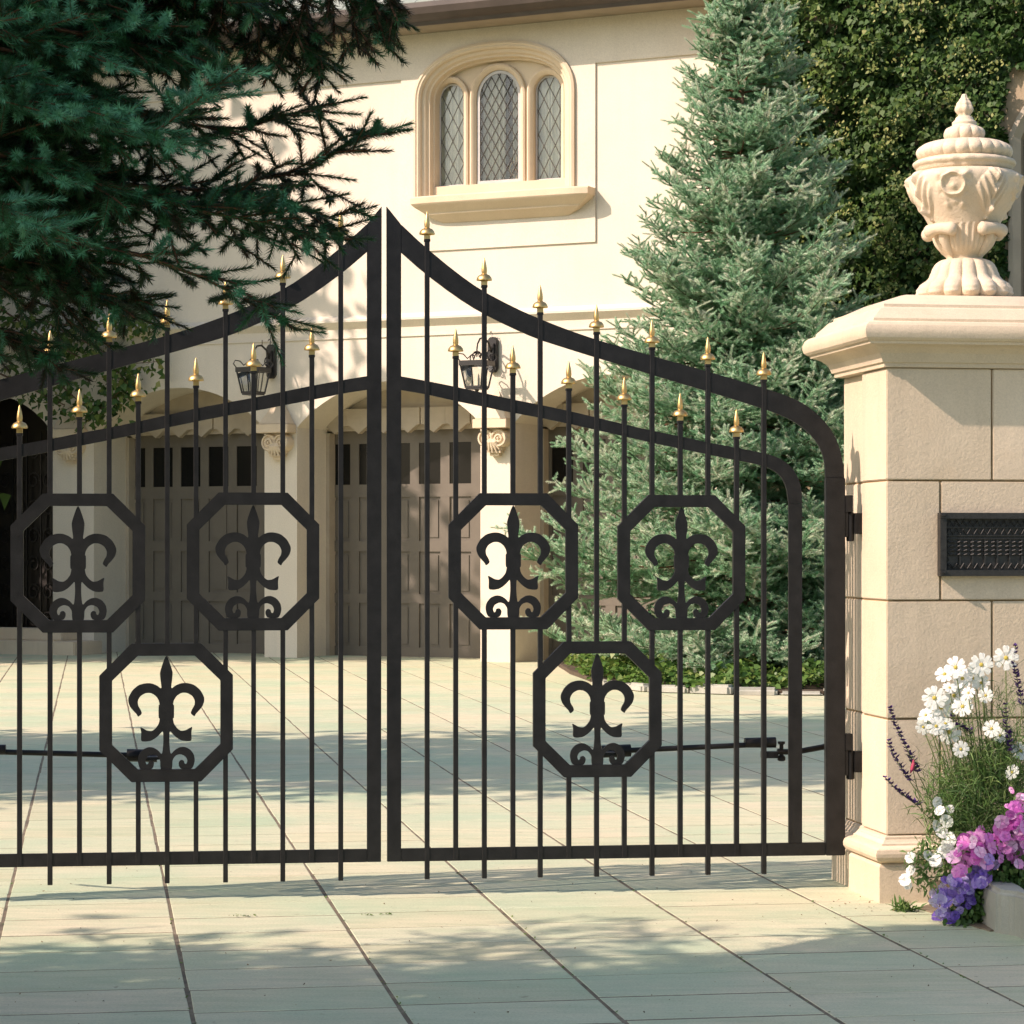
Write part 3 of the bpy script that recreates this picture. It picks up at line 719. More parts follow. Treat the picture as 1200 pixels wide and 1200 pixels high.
def make_leaf(name,label,mir):
    r=thing(name,label,'gate',(-.6,12,0),TG,'wrought iron gate leaves')
    m=-1 if mir else 1
    def mx(l): return [(m*a,b) for a,b in l]
    RD=.011
    f=MB()
    x0=gs(455); x1=gs(470)
    # meeting stile
    zb0_,zb1_=gz(700,1006),gz(700,991)
    if mir: pass
    st=MB(); st.prism(mx([(gs(453.6),zb0_),(gs(470),zb0_),(gs(470),gz(470,263.5)),(gs(452.8),gz(452.8,242))]),-RD,RD); st.build('meeting_stile',M['black'],r,bevel=.002)
    t_=MB(); u=smooth_path(gp([(470.1,263.5)]+topU[2:])); l=smooth_path(gp([(470.1,296)]+topL[1:])); t_.prism(mx(u+l[::-1]),-RD,RD); t_.build('top_rail',M['black'],r,bevel=.0015)
    t_=MB(); u=smooth_path(gp(midU)); l=smooth_path(gp(midL)); t_.prism(mx(u+l[::-1]),-RD,RD); t_.build('middle_rail',M['black'],r,bevel=.0015)
    t_=MB(); t_.prism(mx([(gs(470)+.0005,zb0_),(gs(967)-.0005,zb0_),(gs(967)-.0005,zb1_),(gs(470)+.0005,zb1_)]),-RD,RD); t_.build('bottom_rail',M['black'],r,bevel=.0015)
    t_=MB(); t_.prism(mx([(gs(967),zb0_),(gs(989.3),zb0_),(gs(989.3),gz(989,560)-.0005),(gs(967),gz(967,560)-.0005)]),-RD-.012,RD+.012); t_.build('hinge_stile',M['black'],r,bevel=.003)
    t_=MB(); t_.prism(mx([(gs(924),zb1_+.0005),(gs(939.5),zb1_+.0005),(gs(939.5),gz(939,590)-.0005),(gs(924),gz(924,590)-.0005)]),-RD,RD); t_.build('inner_stile',M['black'],r,bevel=.0015)
    hw=.0112
    def cuts(px):
        out=[]
        for ox,oy in OC:
            if abs(ox-px)<50: out.append((gz(ox,oy)+.298,gz(ox,oy)-.298))
        return sorted(out,key=lambda q:-q[0])
    for lst,zbot in ((longb,gz(700,1027)),(shortb,zb0_+.004)):
        for px,ty in lst:
            x=m*gs(px); zt=gz(px,ty)-.130
            b=MB(); segs=[]; top=zt
            for a_,b_ in cuts(px): segs.append((a_,top)); top=b_
            segs.append((zbot,top))
            for z0,z1 in segs:
                b=MB(); b.box(x-hw,x+hw,-hw-.003,hw+.003,z0,z1-(.0121 if z1==zt else 0))
                if z1==zt: b.box(x-.0145,x+.0145,-.0155,.0155,zt-.012,zt+.0)
                b.build('bar',M['black'],r,bevel=.0015,seg=1)
            g=MB(); finial(g,x,zt+.0005); g.build('finial',M['gold'],r,smooth=True,ang=45)
    for ox,oy in OC:
        cx,cz=m*gs(ox),gz(ox,oy)
        o=MB()
        out=[(-250,502),(250,502),(480,270),(480,-270),(250,-502),(-250,-502),(-480,-270),(-480,270)]
        inn=[(-205,412),(205,412),(389,232),(389,-232),(205,-412),(-205,-412),(-389,-232),(-389,232)]
        vs=[(cx+a*SC,y,cz+b*SC) for y in (-.0165,.0165) for a,b in out]+[(cx+a*SC,y,cz+b*SC) for y in (-.0165,.0165) for a,b in inn]
        fs_=[]
        for i in range(8):
            j=(i+1)%8; fs_+= [(i,j,j+16,i+16),(i+8,i+24,j+24,j+8),(i,i+8,j+8,j),(i+16,j+16,j+24,i+24)]
        o.add(vs,fs_); oo=o.build('octagon_frame',M['black'],r,bevel=.0015)
        q=MB(); q.prism([(cx+a*SC,cz+b*SC) for a,b in fl],-.0075,.0075); q.build('fleur_de_lis',M['black'],oo)
    # hinges
    for zy in (605,884):
        zc_=gz(990,zy); xh=gs(989.3)
        h=MB(); X=lambda a,b,*k: h.box(min(m*a,m*b),max(m*a,m*b),*k)
        X(xh+.0005,xh+.035,-.03,.03,zc_+.02,zc_+.10); X(xh+.0005,xh+.015,-.02,.02,zc_-.10,zc_+.02)
        h.lathe([(.018,-.11),(.02,-.105),(.02,.02),(.014,.03)],12,(m*(xh+.03),0,zc_-.01)); X(xh+.045,xh+.115,-.03,.03,zc_-.085,zc_+.015)
        h.build('hinge',M['black'],r,bevel=.002)
    return r
make_leaf('gate_leaf','right leaf of the black iron gate, hinged to the stone pillar',False)
make_leaf('gate_leaf','left leaf of the black iron gate, half hidden under spruce branches',True)
# gate openers
def opener(label,mir):
    r=thing('gate_opener',label,'gate opener',(-.6,12,0),TG,'swing arm gate openers'); m=-1 if mir else 1
    Yb=.16
    def pt(px,py,y=Yb): return (m*gs(px)*1.012,y,gz(px,py))
    a=MB(); a.tube([pt(708,884),pt(882,876)],.013,12); a.build('piston_rod',M['black'],r,smooth=True)
    a=MB(); a.tube([pt(708,884),pt(742,882.5)],.03,14); a.build('rod_end',M['black'],r,smooth=True)
    a=MB(); a.tube([pt(876,873.5),pt(912,873)],[.024,.026],14); z=gz(900,884); x0,x1=sorted((pt(896,0)[0],pt(914,0)[0])); a.box(x0,x1,Yb-.03,Yb+.03,z-.03,z-.0); a.build('housing',M['black'],r,smooth=True,ang=30)
    a=MB(); a.lathe([(.012,-.05),(.02,-.045),(.02,-.03),(.010,-.02),(.010,.03),(.018,.035),(.018,.045)],12,(pt(919,0)[0],Yb,gz(919,883))); a.build('pivot',M['black'],r,smooth=True)
    a=MB(); a.tube([pt(914,884),pt(935,884.5),pt(968,880,Yb+.05),pt(1004,875,Yb+.14)],.014,10); a.build('arm',M['black'],r,smooth=True)
    x=pt(712,0)[0]; a=MB(); a.box(x-.03,x+.03,.018,Yb+.02,gz(712,884)-.006,gz(712,884)+.006); a.build('bracket',M['black'],r)
opener('black gate opener arm behind the right gate leaf, running to the stone pillar',False)
opener('black gate opener arm behind the left gate leaf beneath its lowest octagon',True)

# ================================================================ PILLAR
PC=Vector((2.167,12.265,0)); HX,HD=.508,.385
def pillar(loc,label,mir=1):
    r=thing('gate_pillar',label,'pillar',tuple(loc),TP,'limestone gate pillars')
    crs=[(.305,.842,.25),(.842,1.388,0),(1.388,1.943,.25),(1.943,2.466,0)]
    core=MB(); core.box(-HX+.034,HX-.034,-HD+.010,HD-.006,.2,2.46); core.box(-HX+.010,HX-.010,-HD+.010,-.004,.2,2.46); core.build('mortar_core',M['mortar'],r)
    b=MB(); g=.004
    for k,(z0,z1,j) in enumerate(crs):
        js=[-HX]+([0] if j==0 else [-.25,.25])+[HX]
        z0_=z0+g; z1_=z1-g
        for i in range(len(js)-1):
            xa=js[i]+(g if i else 0); xb=js[i+1]-(g if i<len(js)-2 else 0)
            ja=(random.random()-.5)*.002
            b.box(xa,xb,-HD+ja,.0 if True else 0,z0_,z1_)
        b.box(-HX+.026,HX-.026,.004,HD,z0_,z1_)
    b.build('shaft',M['limestone'],r,bevel=.004)
    base=[(-.02,0),(.05,0),(.05,.165),(.043,.176),(.032,.182),(.045,.186),(.062,.196),(.072,.212),(.073,.228),(.066,.245),(.05,.257),(.034,.262),(.032,.27),(.024,.276),(.018,.285),(.012,.288),(.010,.298),(.0,.304),(-.02,.305)]
    m=MB(); m.ring_rect(base,HX,HD/2+.0,0,-HD/2); m.ring_rect([(o,z-.0015 if z>0 else z) for o,z in base],HX-.026,HD/2,0,HD/2-.01)
    m.build('base',M['limestone'],r,smooth=True,ang=25)
    cap=[(-.03,2.462),(.016,2.466),(.018,2.484),(.028,2.488),(.032,2.500),(.045,2.528),(.068,2.549),(.092,2.561),(.112,2.566),(.116,2.578),(.126,2.581),(.138,2.592),(.144,2.610),(.144,2.630),(.136,2.650),(.120,2.664),(.100,2.669),(.092,2.671),(.090,2.684),(.040,2.735),(.022,2.742),(.020,2.756),(.0,2.760),(-.10,2.806),(-.14,2.815),(-.30,2.815)]
    m=MB(); m.ring_rect(cap,HX,HD); m.build('cap',M['limestone'],r,smooth=True,ang=22)
    return r
pillar(PC,'cream stone gate pillar at right carrying the carved urn')
# urn -----------------------------------------------------------------
urn=thing('stone_urn','carved pale stone urn with a stepped finial lid on the pillar','urn',(PC.x,PC.y,2.815),R(12))
K=244.6
def UZ(y): return H+(640-y)/K-2.815
def lobes(n,amp,sharp=.6,ph=0):
    return lambda a: 1-amp*(1-abs(math.cos(n*(a+ph)/2))**sharp)
def dens(pr,it=2):
    for _ in range(it):
        q=[pr[0]]
        for a,b in zip(pr[:-1],pr[1:]): q+=[(a[0]*.75+b[0]*.25,a[1]*.75+b[1]*.25),(a[0]*.25+b[0]*.75,a[1]*.25+b[1]*.75)]
        q.append(pr[-1]); pr=q
    return pr
NU=168
def U(pl): return [(r/K,UZ(y)) for r,y in pl]
foot=dens(U([(50,351),(55,349),(57,344),(55,337),(49,331),(43,328),(40,322),(37,314),(33,308),(27,305),(20,304)]),2)
def ffn(r,z,a):
    k=math.cos(7*a); l=abs(k)**.7; t_=min(1,max(0,(UZ(308)-z)/(UZ(308)-UZ(351))))
    return r*(1-.17*(1-l)*(.5+.5*t_)) + .006*math.sin(z*260)*l*t_*.5
m=MB(); m.lathe(foot,NU,fn=ffn); m.build('foot',M['caststone'],urn,smooth=True,ang=60)
body=dens(U([(20,306),(21,301),(27,296),(33,289),(36.5,280),(39,270),(42,262),(46.5,254),(51.5,245),(56.5,237),(60.5,229),(63.5,220),(65,213),(63.5,207),(60,204),(56,202.5),(52,202)]),3)
def bfn(r,z,a):
    y=640-(z+2.815-H)*K
    d=0
    if y<262 and y>204:
        # acanthus leaf reliefs at 4 faces, scroll cartouches between
        for k in range(4):
            a0=k*math.pi/2+.2; da=(a-a0+math.pi)%(2*math.pi)-math.pi
            w_=.36*math.sin(min(1,max(0,(256-y)/50))*math.pi*.85+.15)
            if abs(da)<w_:
                q=1-abs(da)/w_; d+= .030*(q**.5)*(.65+.35*math.cos(abs(da)*48+ y*.35))+ (.006 if abs(da)<.03 else 0)
            a1=a0+math.pi/4; db=(a-a1+math.pi)%(2*math.pi)-math.pi
            rr=math.hypot(db*60,(y-226)*1.0)
            th_=math.atan2(db*60,y-226); d+= .016*math.exp(-((rr-(9+2.2*abs(th_)))/2.0)**2)+.010*math.exp(-(rr/3.5)**2)+.006*math.exp(-((rr-17)/3)**2)*abs(math.cos(4*th_))
            for sg in (-1,1):
                q=math.hypot((db-sg*.24)*60,y-211); d+= .018*math.exp(-(q/4.5)**2)
                q=math.hypot((db-sg*.17)*60,y-246); d+= .010*math.exp(-(q/4)**2)
            q=math.hypot(da*60,y-253); d+= .022*math.exp(-(q/3.6)**2)
    if 266<y<298:
        d+= .003*math.cos(a*34)*min(1,(298-y)/10)
    return r+d
m=MB(); m.lathe(body,NU*2,fn=bfn); m.build('bowl',M['caststone'],urn,smooth=True,ang=60)
for q in range(4):     # rolled bracket scrolls low on the bowl
    a=q*math.pi/2+.49; ca,sa=math.cos(a),math.sin(a); s_=MB()
    zc_=UZ(272); rr=.175
    tv=Vector((-sa,ca,0)); rv=Vector((ca,sa,0)); 
    pts_=[]; rs=[]
    for i in range(13):
        u=-1+2*i/12; pts_.append(rv*(.155+.030*(1-u*u))+tv*(u*.085)+Vector((0,0,zc_+.004*math.cos(u*3)))); rs.append(.026+.012*abs(u)**2 if abs(u)<.95 else .016)
    s_.tube(pts_,rs,14)
    s_.tube([rv*.150+Vector((0,0,zc_)),rv*.145+Vector((0,0,zc_-.04)),rv*.12+Vector((0,0,zc_-.085)),rv*.09+Vector((0,0,zc_-.12))],[.03,.028,.02,.008],10)
    s_.build('scroll',M['caststone'],urn,smooth=True,ang=60)
rim=dens(U([(50,203.5),(53,202),(55,200),(56,197),(59,195),(60,192),(58,189.5),(54,188),(51,187)]),1)
m=MB(); m.lathe(rim,NU,fn=lambda r,z,a: r*(1+.006*math.cos(20*a)+.012*max(0,math.cos(3*a))**6*math.cos(23*a))); m.build('rim',M['caststone'],urn,smooth=True,ang=50)
lid=dens(U([(50,188),(53,186),(56,182),(56.5,178),(54,173.5),(48,169.5),(40,167),(30,166),(22,165.5)]),2)
def lfn(r,z,a):
    y=640-(z+2.815-H)*K; s_=max(0,min(1,(r*K-38)/14)); return r*(1-.055*s_*(1-abs(math.cos(11*a))**.6))
m=MB(); m.lathe(lid,NU*2,fn=lfn); m.build('lid',M['caststone'],urn,smooth=True,ang=60)
kn=dens(U([(17,167),(21,165),(24.5,160),(24.5,155),(22,151),(18,149.5)]),2)
m=MB(); m.lathe(kn,NU,fn=lambda r,z,a: r*(1-.13*(1-abs(math.cos(5*a))**.6)))
m.lathe(dens(U([(17,150.5),(17.5,149),(14,147.5),(14,146),(14.5,144),(13,142.5),(11,141),(10,138),(8,136.5)]),1),64)
tp=dens(U([(7,138),(7,134),(9.5,131.5),(10.8,128),(9.5,124.5),(8.8,123.5),(9,122),(7.5,119.5),(6,118),(6,117),(4,115),(3.2,112),(2.5,110.5),(.5,110)]),1)
m.lathe(tp,64,fn=lambda r,z,a: r*(1+.07*math.cos(7*a)))
m.build('lid_finial',M['caststone'],urn,smooth=True,ang=50)
# plaque ---------------------------------------------------------------
plq=thing('wall_plaque','black cast metal plaque with zigzag relief on the pillar front','plaque',tuple(PC-EY*HD+Vector((0,0,0))),TP)
zt_=H+(640-601)*11.87/F; zb_=H+(640-675)*11.87/F; W_=.265
m=MB()
for bx in ((-W_,W_,zt_-.028,zt_),(-W_,W_,zb_,zb_+.028),(-W_,-W_+.03,zb_+.028,zt_-.028),(W_-.03,W_,zb_+.028,zt_-.028)): m.box(bx[0],bx[1],-.045,-.001,bx[2],bx[3])
for sx in (-1,1):
    for z in (zt_-.014,zb_+.014): m.lathe([(.017,0),(.017,.002)],10,(sx*(W_-.013),-.046,z-.001)); m.box(sx*(W_-.013)-.012,sx*(W_-.013)+.012,-.052,-.045,z-.012,z+.012)
m.build('frame',M['plaque'],plq,bevel=.004)
m=MB(); m.box(-W_+.03,W_-.03,-.018,-.001,zb_+.028,zt_-.028); m.build('panel',M['plaque'],plq)
m=MB(); x0,x1=-W_+.035,W_-.035; ztop=zt_-.03
def zig(z0,h,n,y=-.026,r_=.0032):
    P_=[(x0+(x1-x0)*i/n,y,z0+(h if i%2 else 0)) for i in range(n+1)]; m.tube(P_,r_,5)
zig(ztop-.034,.028,28); zig(ztop-.070,.026,28); zig(zb_+.034,.024,28,-.028,.004)
for z in (ztop-.037,ztop-.075,ztop-.09): m.box(x0,x1,-.028,-.0185,z-.0022,z+.0022)
for j in range(4):
    z=ztop-.108-j*.019
    for i in range(13):
        xx_=x0+.03+i*(x1-x0-.06)/12; m.tube([(xx_-.012,-.024,z),(xx_,-.030,z+.004),(xx_+.012,-.024,z)],.0042,6)
for i in range(7): xx_=x0+.05+i*(x1-x0-.1)/6; m.box(xx_-.004+.016,xx_+.004+.016,-.027,-.0185,zb_+.05,ztop-.095)
for sx in (x0+.006,x1-.006): m.tube([(sx+(.006 if i%2 else -.006),-.026,zb_+.035+i*(ztop-zb_-.07)/14) for i in range(15)],.003,5)
m.build('relief',M['plaque'],plq,smooth=True,ang=40)

# ================================================================ CONIFERS
def needles(P0,P1,per_m,length,width,ang=50,curl=.25):
    """triangular needles spiralling around each twig. returns (N,3,3), twig index, t"""
    d=P1-P0; Ln=np.linalg.norm(d,axis=1); ax=d/Ln[:,None]
    cnt=np.maximum(4,(Ln*per_m).astype(int)); idx=np.repeat(np.arange(len(P0)),cnt)
    st=np.cumsum(cnt)-cnt; k=np.arange(len(idx))-st[idx]; t_=(k+rng.random(len(k)))/cnt[idx]
    h=np.where(np.abs(ax[:,2:3])<.9,np.array([[0,0,1.]]),np.array([[1.,0,0]]))
    a=np.cross(ax,h); a/=np.linalg.norm(a,axis=1,keepdims=True); b=np.cross(ax,a)
    ph=k*2.39996+rng.random(len(k))*.8; A,B,AX=a[idx],b[idx],ax[idx]
    rad=A*np.cos(ph)[:,None]+B*np.sin(ph)[:,None]; tan=-A*np.sin(ph)[:,None]+B*np.cos(ph)[:,None]
    al=np.radians(ang+rng.normal(0,9,len(k))-22*np.clip((t_-.8)/.2,0,1))
    dr=AX*np.cos(al)[:,None]+rad*np.sin(al)[:,None]; dr[:,2]+=curl*.5; dr/=np.linalg.norm(dr,axis=1,keepdims=True)
    base=P0[idx]+d[idx]*t_[:,None]; l=(length*(.75+.4*rng.random(len(k)))*(1-.25*np.clip((t_-.85)/.15,0,1)))[:,None]
    w=width*.5
    return np.stack([base-tan*w,base+tan*w,base+dr*l],1),idx,t_
def stems(P0,P1,r0,r1):
    d=P1-P0; Ln=np.linalg.norm(d,axis=1,keepdims=True); ax=d/Ln
    h=np.where(np.abs(ax[:,2:3])<.9,np.array([[0,0,1.]]),np.array([[1.,0,0]]))
    a=np.cross(ax,h); a/=np.linalg.norm(a,axis=1,keepdims=True); b=np.cross(ax,a); n=len(P0)
    V=np.zeros((n,6,3))
    for k in range(3):
        c,s=math.cos(k*2.0944),math.sin(k*2.0944)
        V[:,k]=P0+(a*c+b*s)*r0[:,None]; V[:,k+3]=P1+(a*c+b*s)*r1[:,None]
    base=(np.arange(n)*6)[:,None,None]
    f=np.array([[0,1,4,3],[1,2,5,4],[2,0,3,5]])[None]+base
    return V.reshape(-1,3),f.reshape(-1,4)
def rnd(s=1): return Vector((random.gauss(0,s),random.gauss(0,s),random.gauss(0,s)))
def polyline(p,d,L,n,droop,curve=0):
    """bending line of n segments"""
    pts=[p.copy()]; d=d.normalized()
    for i in range(n):
        d=(d+Vector((0,0,droop))+rnd(.05)).normalized(); p=p+d*(L/n); pts.append(p.copy())
    return pts
def spray(limb, segs, L1, sp1, sp2, L2, droop=-.04, t0=.12, updown=.0, prob=1, tipup=.0, mind=.05):
    """limb: list of Vector. fill segs with (p0,p1,r0,r1,level,t) twigs: branchlets both sides with sub-twigs"""
    tot=sum((b-a).length for a,b in zip(limb[:-1],limb[1:])); acc=0; nxt=tot*t0; side=1
    lim=[]
    for a,b in zip(limb[:-1],limb[1:]):
        l=(b-a).length; dd=(b-a)/l
        segs.append((a,b,.012*(1-acc/tot)+.004,.012*(1-(acc+l)/tot)+.003,0,acc/tot))
        while nxt<acc+l:
            t_=nxt/tot; p=a+dd*(nxt-acc)
            sv=dd.cross(Vector((0,0,1)));  sv = sv.normalized() if sv.length>.05 else Vector((1,0,0))
            up=sv.cross(dd)
            ang=R(random.uniform(38,62)); side=-side
            roll=random.gauss(0,.38)
            lat=(sv*side*math.cos(roll)+up*math.sin(roll))
            d1=(dd*math.cos(ang)+lat*math.sin(ang)).normalized()
            ln=L1*(1-.8*t_)*random.uniform(.7,1.15)+mind
            if random.random()<prob:
                bl=polyline(p,d1,ln,4,droop)
                acc2=0; n2=ln*.08; s2=1
                for c,e in zip(bl[:-1],bl[1:]):
                    l2=(e-c).length; d2=(e-c)/l2
                    segs.append((c,e,.005,.0035,1,t_))
                    while n2<acc2+l2:
                        q=c+d2*(n2-acc2); sv2=d2.cross(Vector((0,0,1))); sv2=sv2.normalized() if sv2.length>.05 else Vector((1,0,0)); up2=sv2.cross(d2)
                        s2=-s2; rl=random.gauss(0,.45); an=R(random.uniform(38,58)); lt=sv2*s2*math.cos(rl)+up2*math.sin(rl)
                        d3=(d2*math.cos(an)+lt*math.sin(an)+Vector((0,0,updown))).normalized()
                        l3=L2*(1-.55*n2/ln)*random.uniform(.6,1.2)
                        segs.append((q,q+d3*l3,.0032,.002,2,t_)); n2+=sp2*random.uniform(.7,1.3)
                    acc2+=l2
            nxt+=sp1*random.uniform(.7,1.3)*(1-.35*t_)
        acc+=l
def conifer_parts(segs,root,nm,per_m,length,width,fade,lvl0=True,tfun=None,curl=.25,inv=None):
    P0=np.array([tuple(s[0]) for s in segs]); P1=np.array([tuple(s[1]) for s in segs])
    r0=np.array([s[2] for s in segs]); r1=np.array([s[3] for s in segs]); lv=np.array([s[4] for s in segs]); tt=np.array([s[5] for s in segs])
    V,f=stems(P0,P1,r0,r1)
    o=np_mesh('branch',V,4,M['twig'],root,None,faces=f); 
    if inv is not None: o.matrix_parent_inverse=inv
    nd=(lv>0)|(tt>.45)
    NV,idx,t_=needles(P0[nd],P1[nd],per_m,length,width,curl=curl)
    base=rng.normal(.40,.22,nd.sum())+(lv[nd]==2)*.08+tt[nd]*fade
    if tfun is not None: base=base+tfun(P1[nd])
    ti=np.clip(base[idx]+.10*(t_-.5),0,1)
    o=np_mesh('foliage',NV,3,M[nm],root,np.repeat(ti,3))
    if inv is not None: o.matrix_parent_inverse=inv
    return len(NV)
# --- blue spruce by the house
bsx,bsY=(868-600)/F*30.7,30.7
bs=thing('blue_spruce','tall silvery blue spruce standing between the pillar and the house','tree',(bsx,bsY,0))
tm=MB(); tm.tube([(0,0,-.1),(.02,0,1),(.0,.02,4),(.02,0,7),(0,0,9.4)],[.10,.085,.05,.025,.008],10); tm.build('trunk',M['bark'],bs,smooth=True)
segs=[]; z=.55
TOP=9.6
while z<9.35:
    rad=((TOP-z)/TOP)**1.12*2.85+.08; 
    if z<1.2: rad*=.85
    nb=11 if z<8 else 7
    for k in range(nb):
        a=random.random()*math.pi*2
        lx=rad*random.uniform(.78,1.15)
        if math.cos(a)>.3: lx*=1.12
        el=R(-4+26*(z/TOP)**1.2+random.uniform(-6,8))
        d=Vector((math.cos(a)*math.cos(el),math.sin(a)*math.cos(el),math.sin(el)-.05))
        limb=[Vector((0,0,z+random.uniform(-.1,.1)))]; dd=d.normalized(); n=7
        for i in range(n): dd=(dd+Vector((0,0,(-.05 if i<3 else .17)))+rnd(.03)).normalized(); limb.append(limb[-1]+dd*lx/n)
        far=math.sin(a)>.35
        spray(limb,segs,lx*.34,.10 if not far else .17,.075 if not far else .13,.20,droop=.05,t0=.06,updown=.28)
    z+=.185 if z<7.5 else .14
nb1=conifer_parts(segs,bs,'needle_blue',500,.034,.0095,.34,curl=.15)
print('blue segs',len(segs),nb1)

# --- big green spruce reaching in from the left
TX,TY=-4.25,7.2
gsx=thing('green_spruce','large dark green spruce whose branches hang across the upper left corner','tree',(TX,TY,0))
inv=Matrix.Translation((-TX,-TY,0))
tm=MB(); tm.tube([(0,0,-.1),(.05,0,2),(.0,.05,5),(0,0,9.5)],[.24,.20,.12,.02],12); tm.build('trunk',M['bark'],gsx,smooth=True)
segs=[]
def limbpx(pts,L1=.42,sp1=.06,L2=.20,droop=-.05,sp2=.062,start=True,t0=.0,updown=0.0,prob=1,fine=False):
    P_=[P3(a,b,8.0+(c-8.0)*.42) for a,b,c in pts]
    if start:
        f=P_[0]; s=Vector((TX,TY,f.z+.25)); segs0=[s,s.lerp(f,.5)+Vector((0,0,.06)),f]
        for a,b in zip(segs0[:-1],segs0[1:]): segs.append((a,b,.03,.024,0,0))
    # resample
    out=[P_[0]]
    for a,b in zip(P_[:-1],P_[1:]):
        n=max(1,int((b-a).length/.12))
        for i in range(1,n+1): out.append(a.lerp(b,i/n)+rnd(.006))
    n0=len(segs); spray(out,segs,L1,sp1,sp2,L2,droop=droop,t0=t0,updown=updown,prob=prob,mind=.10)
    if fine: segs[n0:]=[(q[0],q[1],min(q[2],.005),min(q[3],.004),max(q[4],1),q[5]) for q in segs[n0:]]
# named limbs following the photograph
limbpx([(-60,165,8.6),(60,190,8.8),(150,222,9.0),(240,250,9.2),(320,262,9.4),(372,272,9.5)],L1=.28,droop=-.04)
limbpx([(-80,110,8.2),(40,120,8.4),(120,150,8.5),(185,150,8.5),(262,92,8.6)],L1=.30,droop=-.03,updown=.03)
limbpx([(-80,20,8.3),(30,45,8.5),(95,50,8.6),(120,38,8.6)],L1=.34,droop=-.03)
limbpx([(-80,60,9.4),(90,110,9.6),(200,140,9.8),(285,150,9.9),(365,125,10.)],L1=.18,droop=-.05,sp1=.075)
limbpx([(-60,190,9.2),(120,215,9.5),(260,225,9.8),(365,195,9.9),(440,150,10.)],L1=.15,droop=-.03,sp1=.07)
limbpx([(120,235,9.4),(260,240,9.5),(340,240,9.6),(392,255,9.7)],L1=.17,droop=-.04,start=False)
limbpx([(-60,250,8.9),(80,280,9.0),(170,300,9.1),(240,325,9.2),(318,368,9.3)],L1=.15,droop=-.05,prob=.7)
limbpx([(-60,240,7.9),(10,246,7.9),(52,256,7.95)],L1=.22,droop=-.0,start=True)
limbpx([(-60,300,9.3),(30,320,9.5),(100,345,9.6),(170,352,9.7)],L1=.22,droop=-.06)
limbpx([(-80,360,9.3),(-10,385,9.4),(30,410,9.5),(60,425,9.5)],L1=.22,droop=-.08)
limbpx([(-80,330,10.2),(60,330,10.4),(110,345,10.5),(150,350,10.6)],L1=.2,droop=-.08)
# hanging curtain along the top
for (a,b,c,e) in ((130,-30,10.2,9),(250,-55,10.4,0),(360,-70,10.6,0),(440,-60,10.8,0)):
    pass
limbpx([(-80,-60,10.2),(120,-40,10.3),(260,-45,10.4),(370,-40,10.5),(445,8,10.6)],L1=.18,droop=-.22,sp1=.05,updown=-.25)
limbpx([(-80,-20,9.6),(60,0,9.7),(180,10,9.8),(300,-10,9.9),(372,60,10.0)],L1=.26,droop=-.22,sp1=.05,updown=-.25)
for (x0_,y0_,x1_,y1_,Yd) in ((228,-20,222,78,9.5),(262,-20,246,72,9.6),(300,-20,303,80,9.9),(330,-20,325,72,10.),(352,-20,376,94,10.),(405,-20,420,62,10.4),(200,-20,196,40,9.4),(280,0,282,60,10.1),(160,-20,150,60,9.5),(440,-20,466,32,10.5),(385,-20,392,50,10.3),(425,-30,445,48,10.5)):
    limbpx([(x0_,y0_,Yd),((x0_+x1_)/2+3,(y0_+y1_)/2,Yd),(x1_,y1_,Yd+.02)],L1=.09,droop=-.10,sp1=.05,L2=.08,start=False,fine=True)
# dense inner fill
for q in range(46):
    y0_=random.uniform(-90,300); Yd=random.uniform(8.8,11.2)
    xe=random.uniform(60,330 if y0_<40 else (250 if y0_<150 else 190)); dy=random.uniform(10,80)
    if y0_>200: xe=random.uniform(40,130); dy=random.uniform(20,90)
    limbpx([(-90,y0_-20,Yd-.4),(xe*.4,y0_+dy*.3,Yd-.2),(xe*.75,y0_+dy*.65,Yd),(xe,y0_+dy,Yd+.1)],L1=.28,droop=-.06,sp1=.08,sp2=.065)
tf=lambda P: np.clip((8.38-P[:,1])*1.2,-.30,.34)  # nearer twigs paler, deeper ones darker: highlight and inner shade put into colour
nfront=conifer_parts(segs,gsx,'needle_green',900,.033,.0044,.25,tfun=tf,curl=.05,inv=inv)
print('front segs',len(segs),nfront)
segs=[]; z=1.2
while z<8.9:
    rad=max(.15,(9.2-z)/8.0*2.9)
    if z>4.2: rad*=.6
    for k in range(8):
        a=random.random()*2*math.pi
        # the frame side (towards +x,+y at low level) is built above
        if z<4.6 and -.45<((a+math.pi)%(2*math.pi)-math.pi)<1.25: continue
        lx=rad*random.uniform(.75,1.1); d=Vector((math.cos(a),math.sin(a),.05+.02*z)).normalized(); limb=[Vector((TX,TY,z))]
        for i in range(6): d=(d+Vector((0,0,-.05 if i<4 else .04))+rnd(.03)).normalized(); limb.append(limb[-1]+d*lx/6)
        spray(limb,segs,lx*.38,.17,.14,.24,droop=-.05,t0=.1)
    z+=.26
nbk=conifer_parts(segs,gsx,'needle_green',170,.040,.014,.0,curl=.0,inv=inv); print('back',len(segs),nbk)

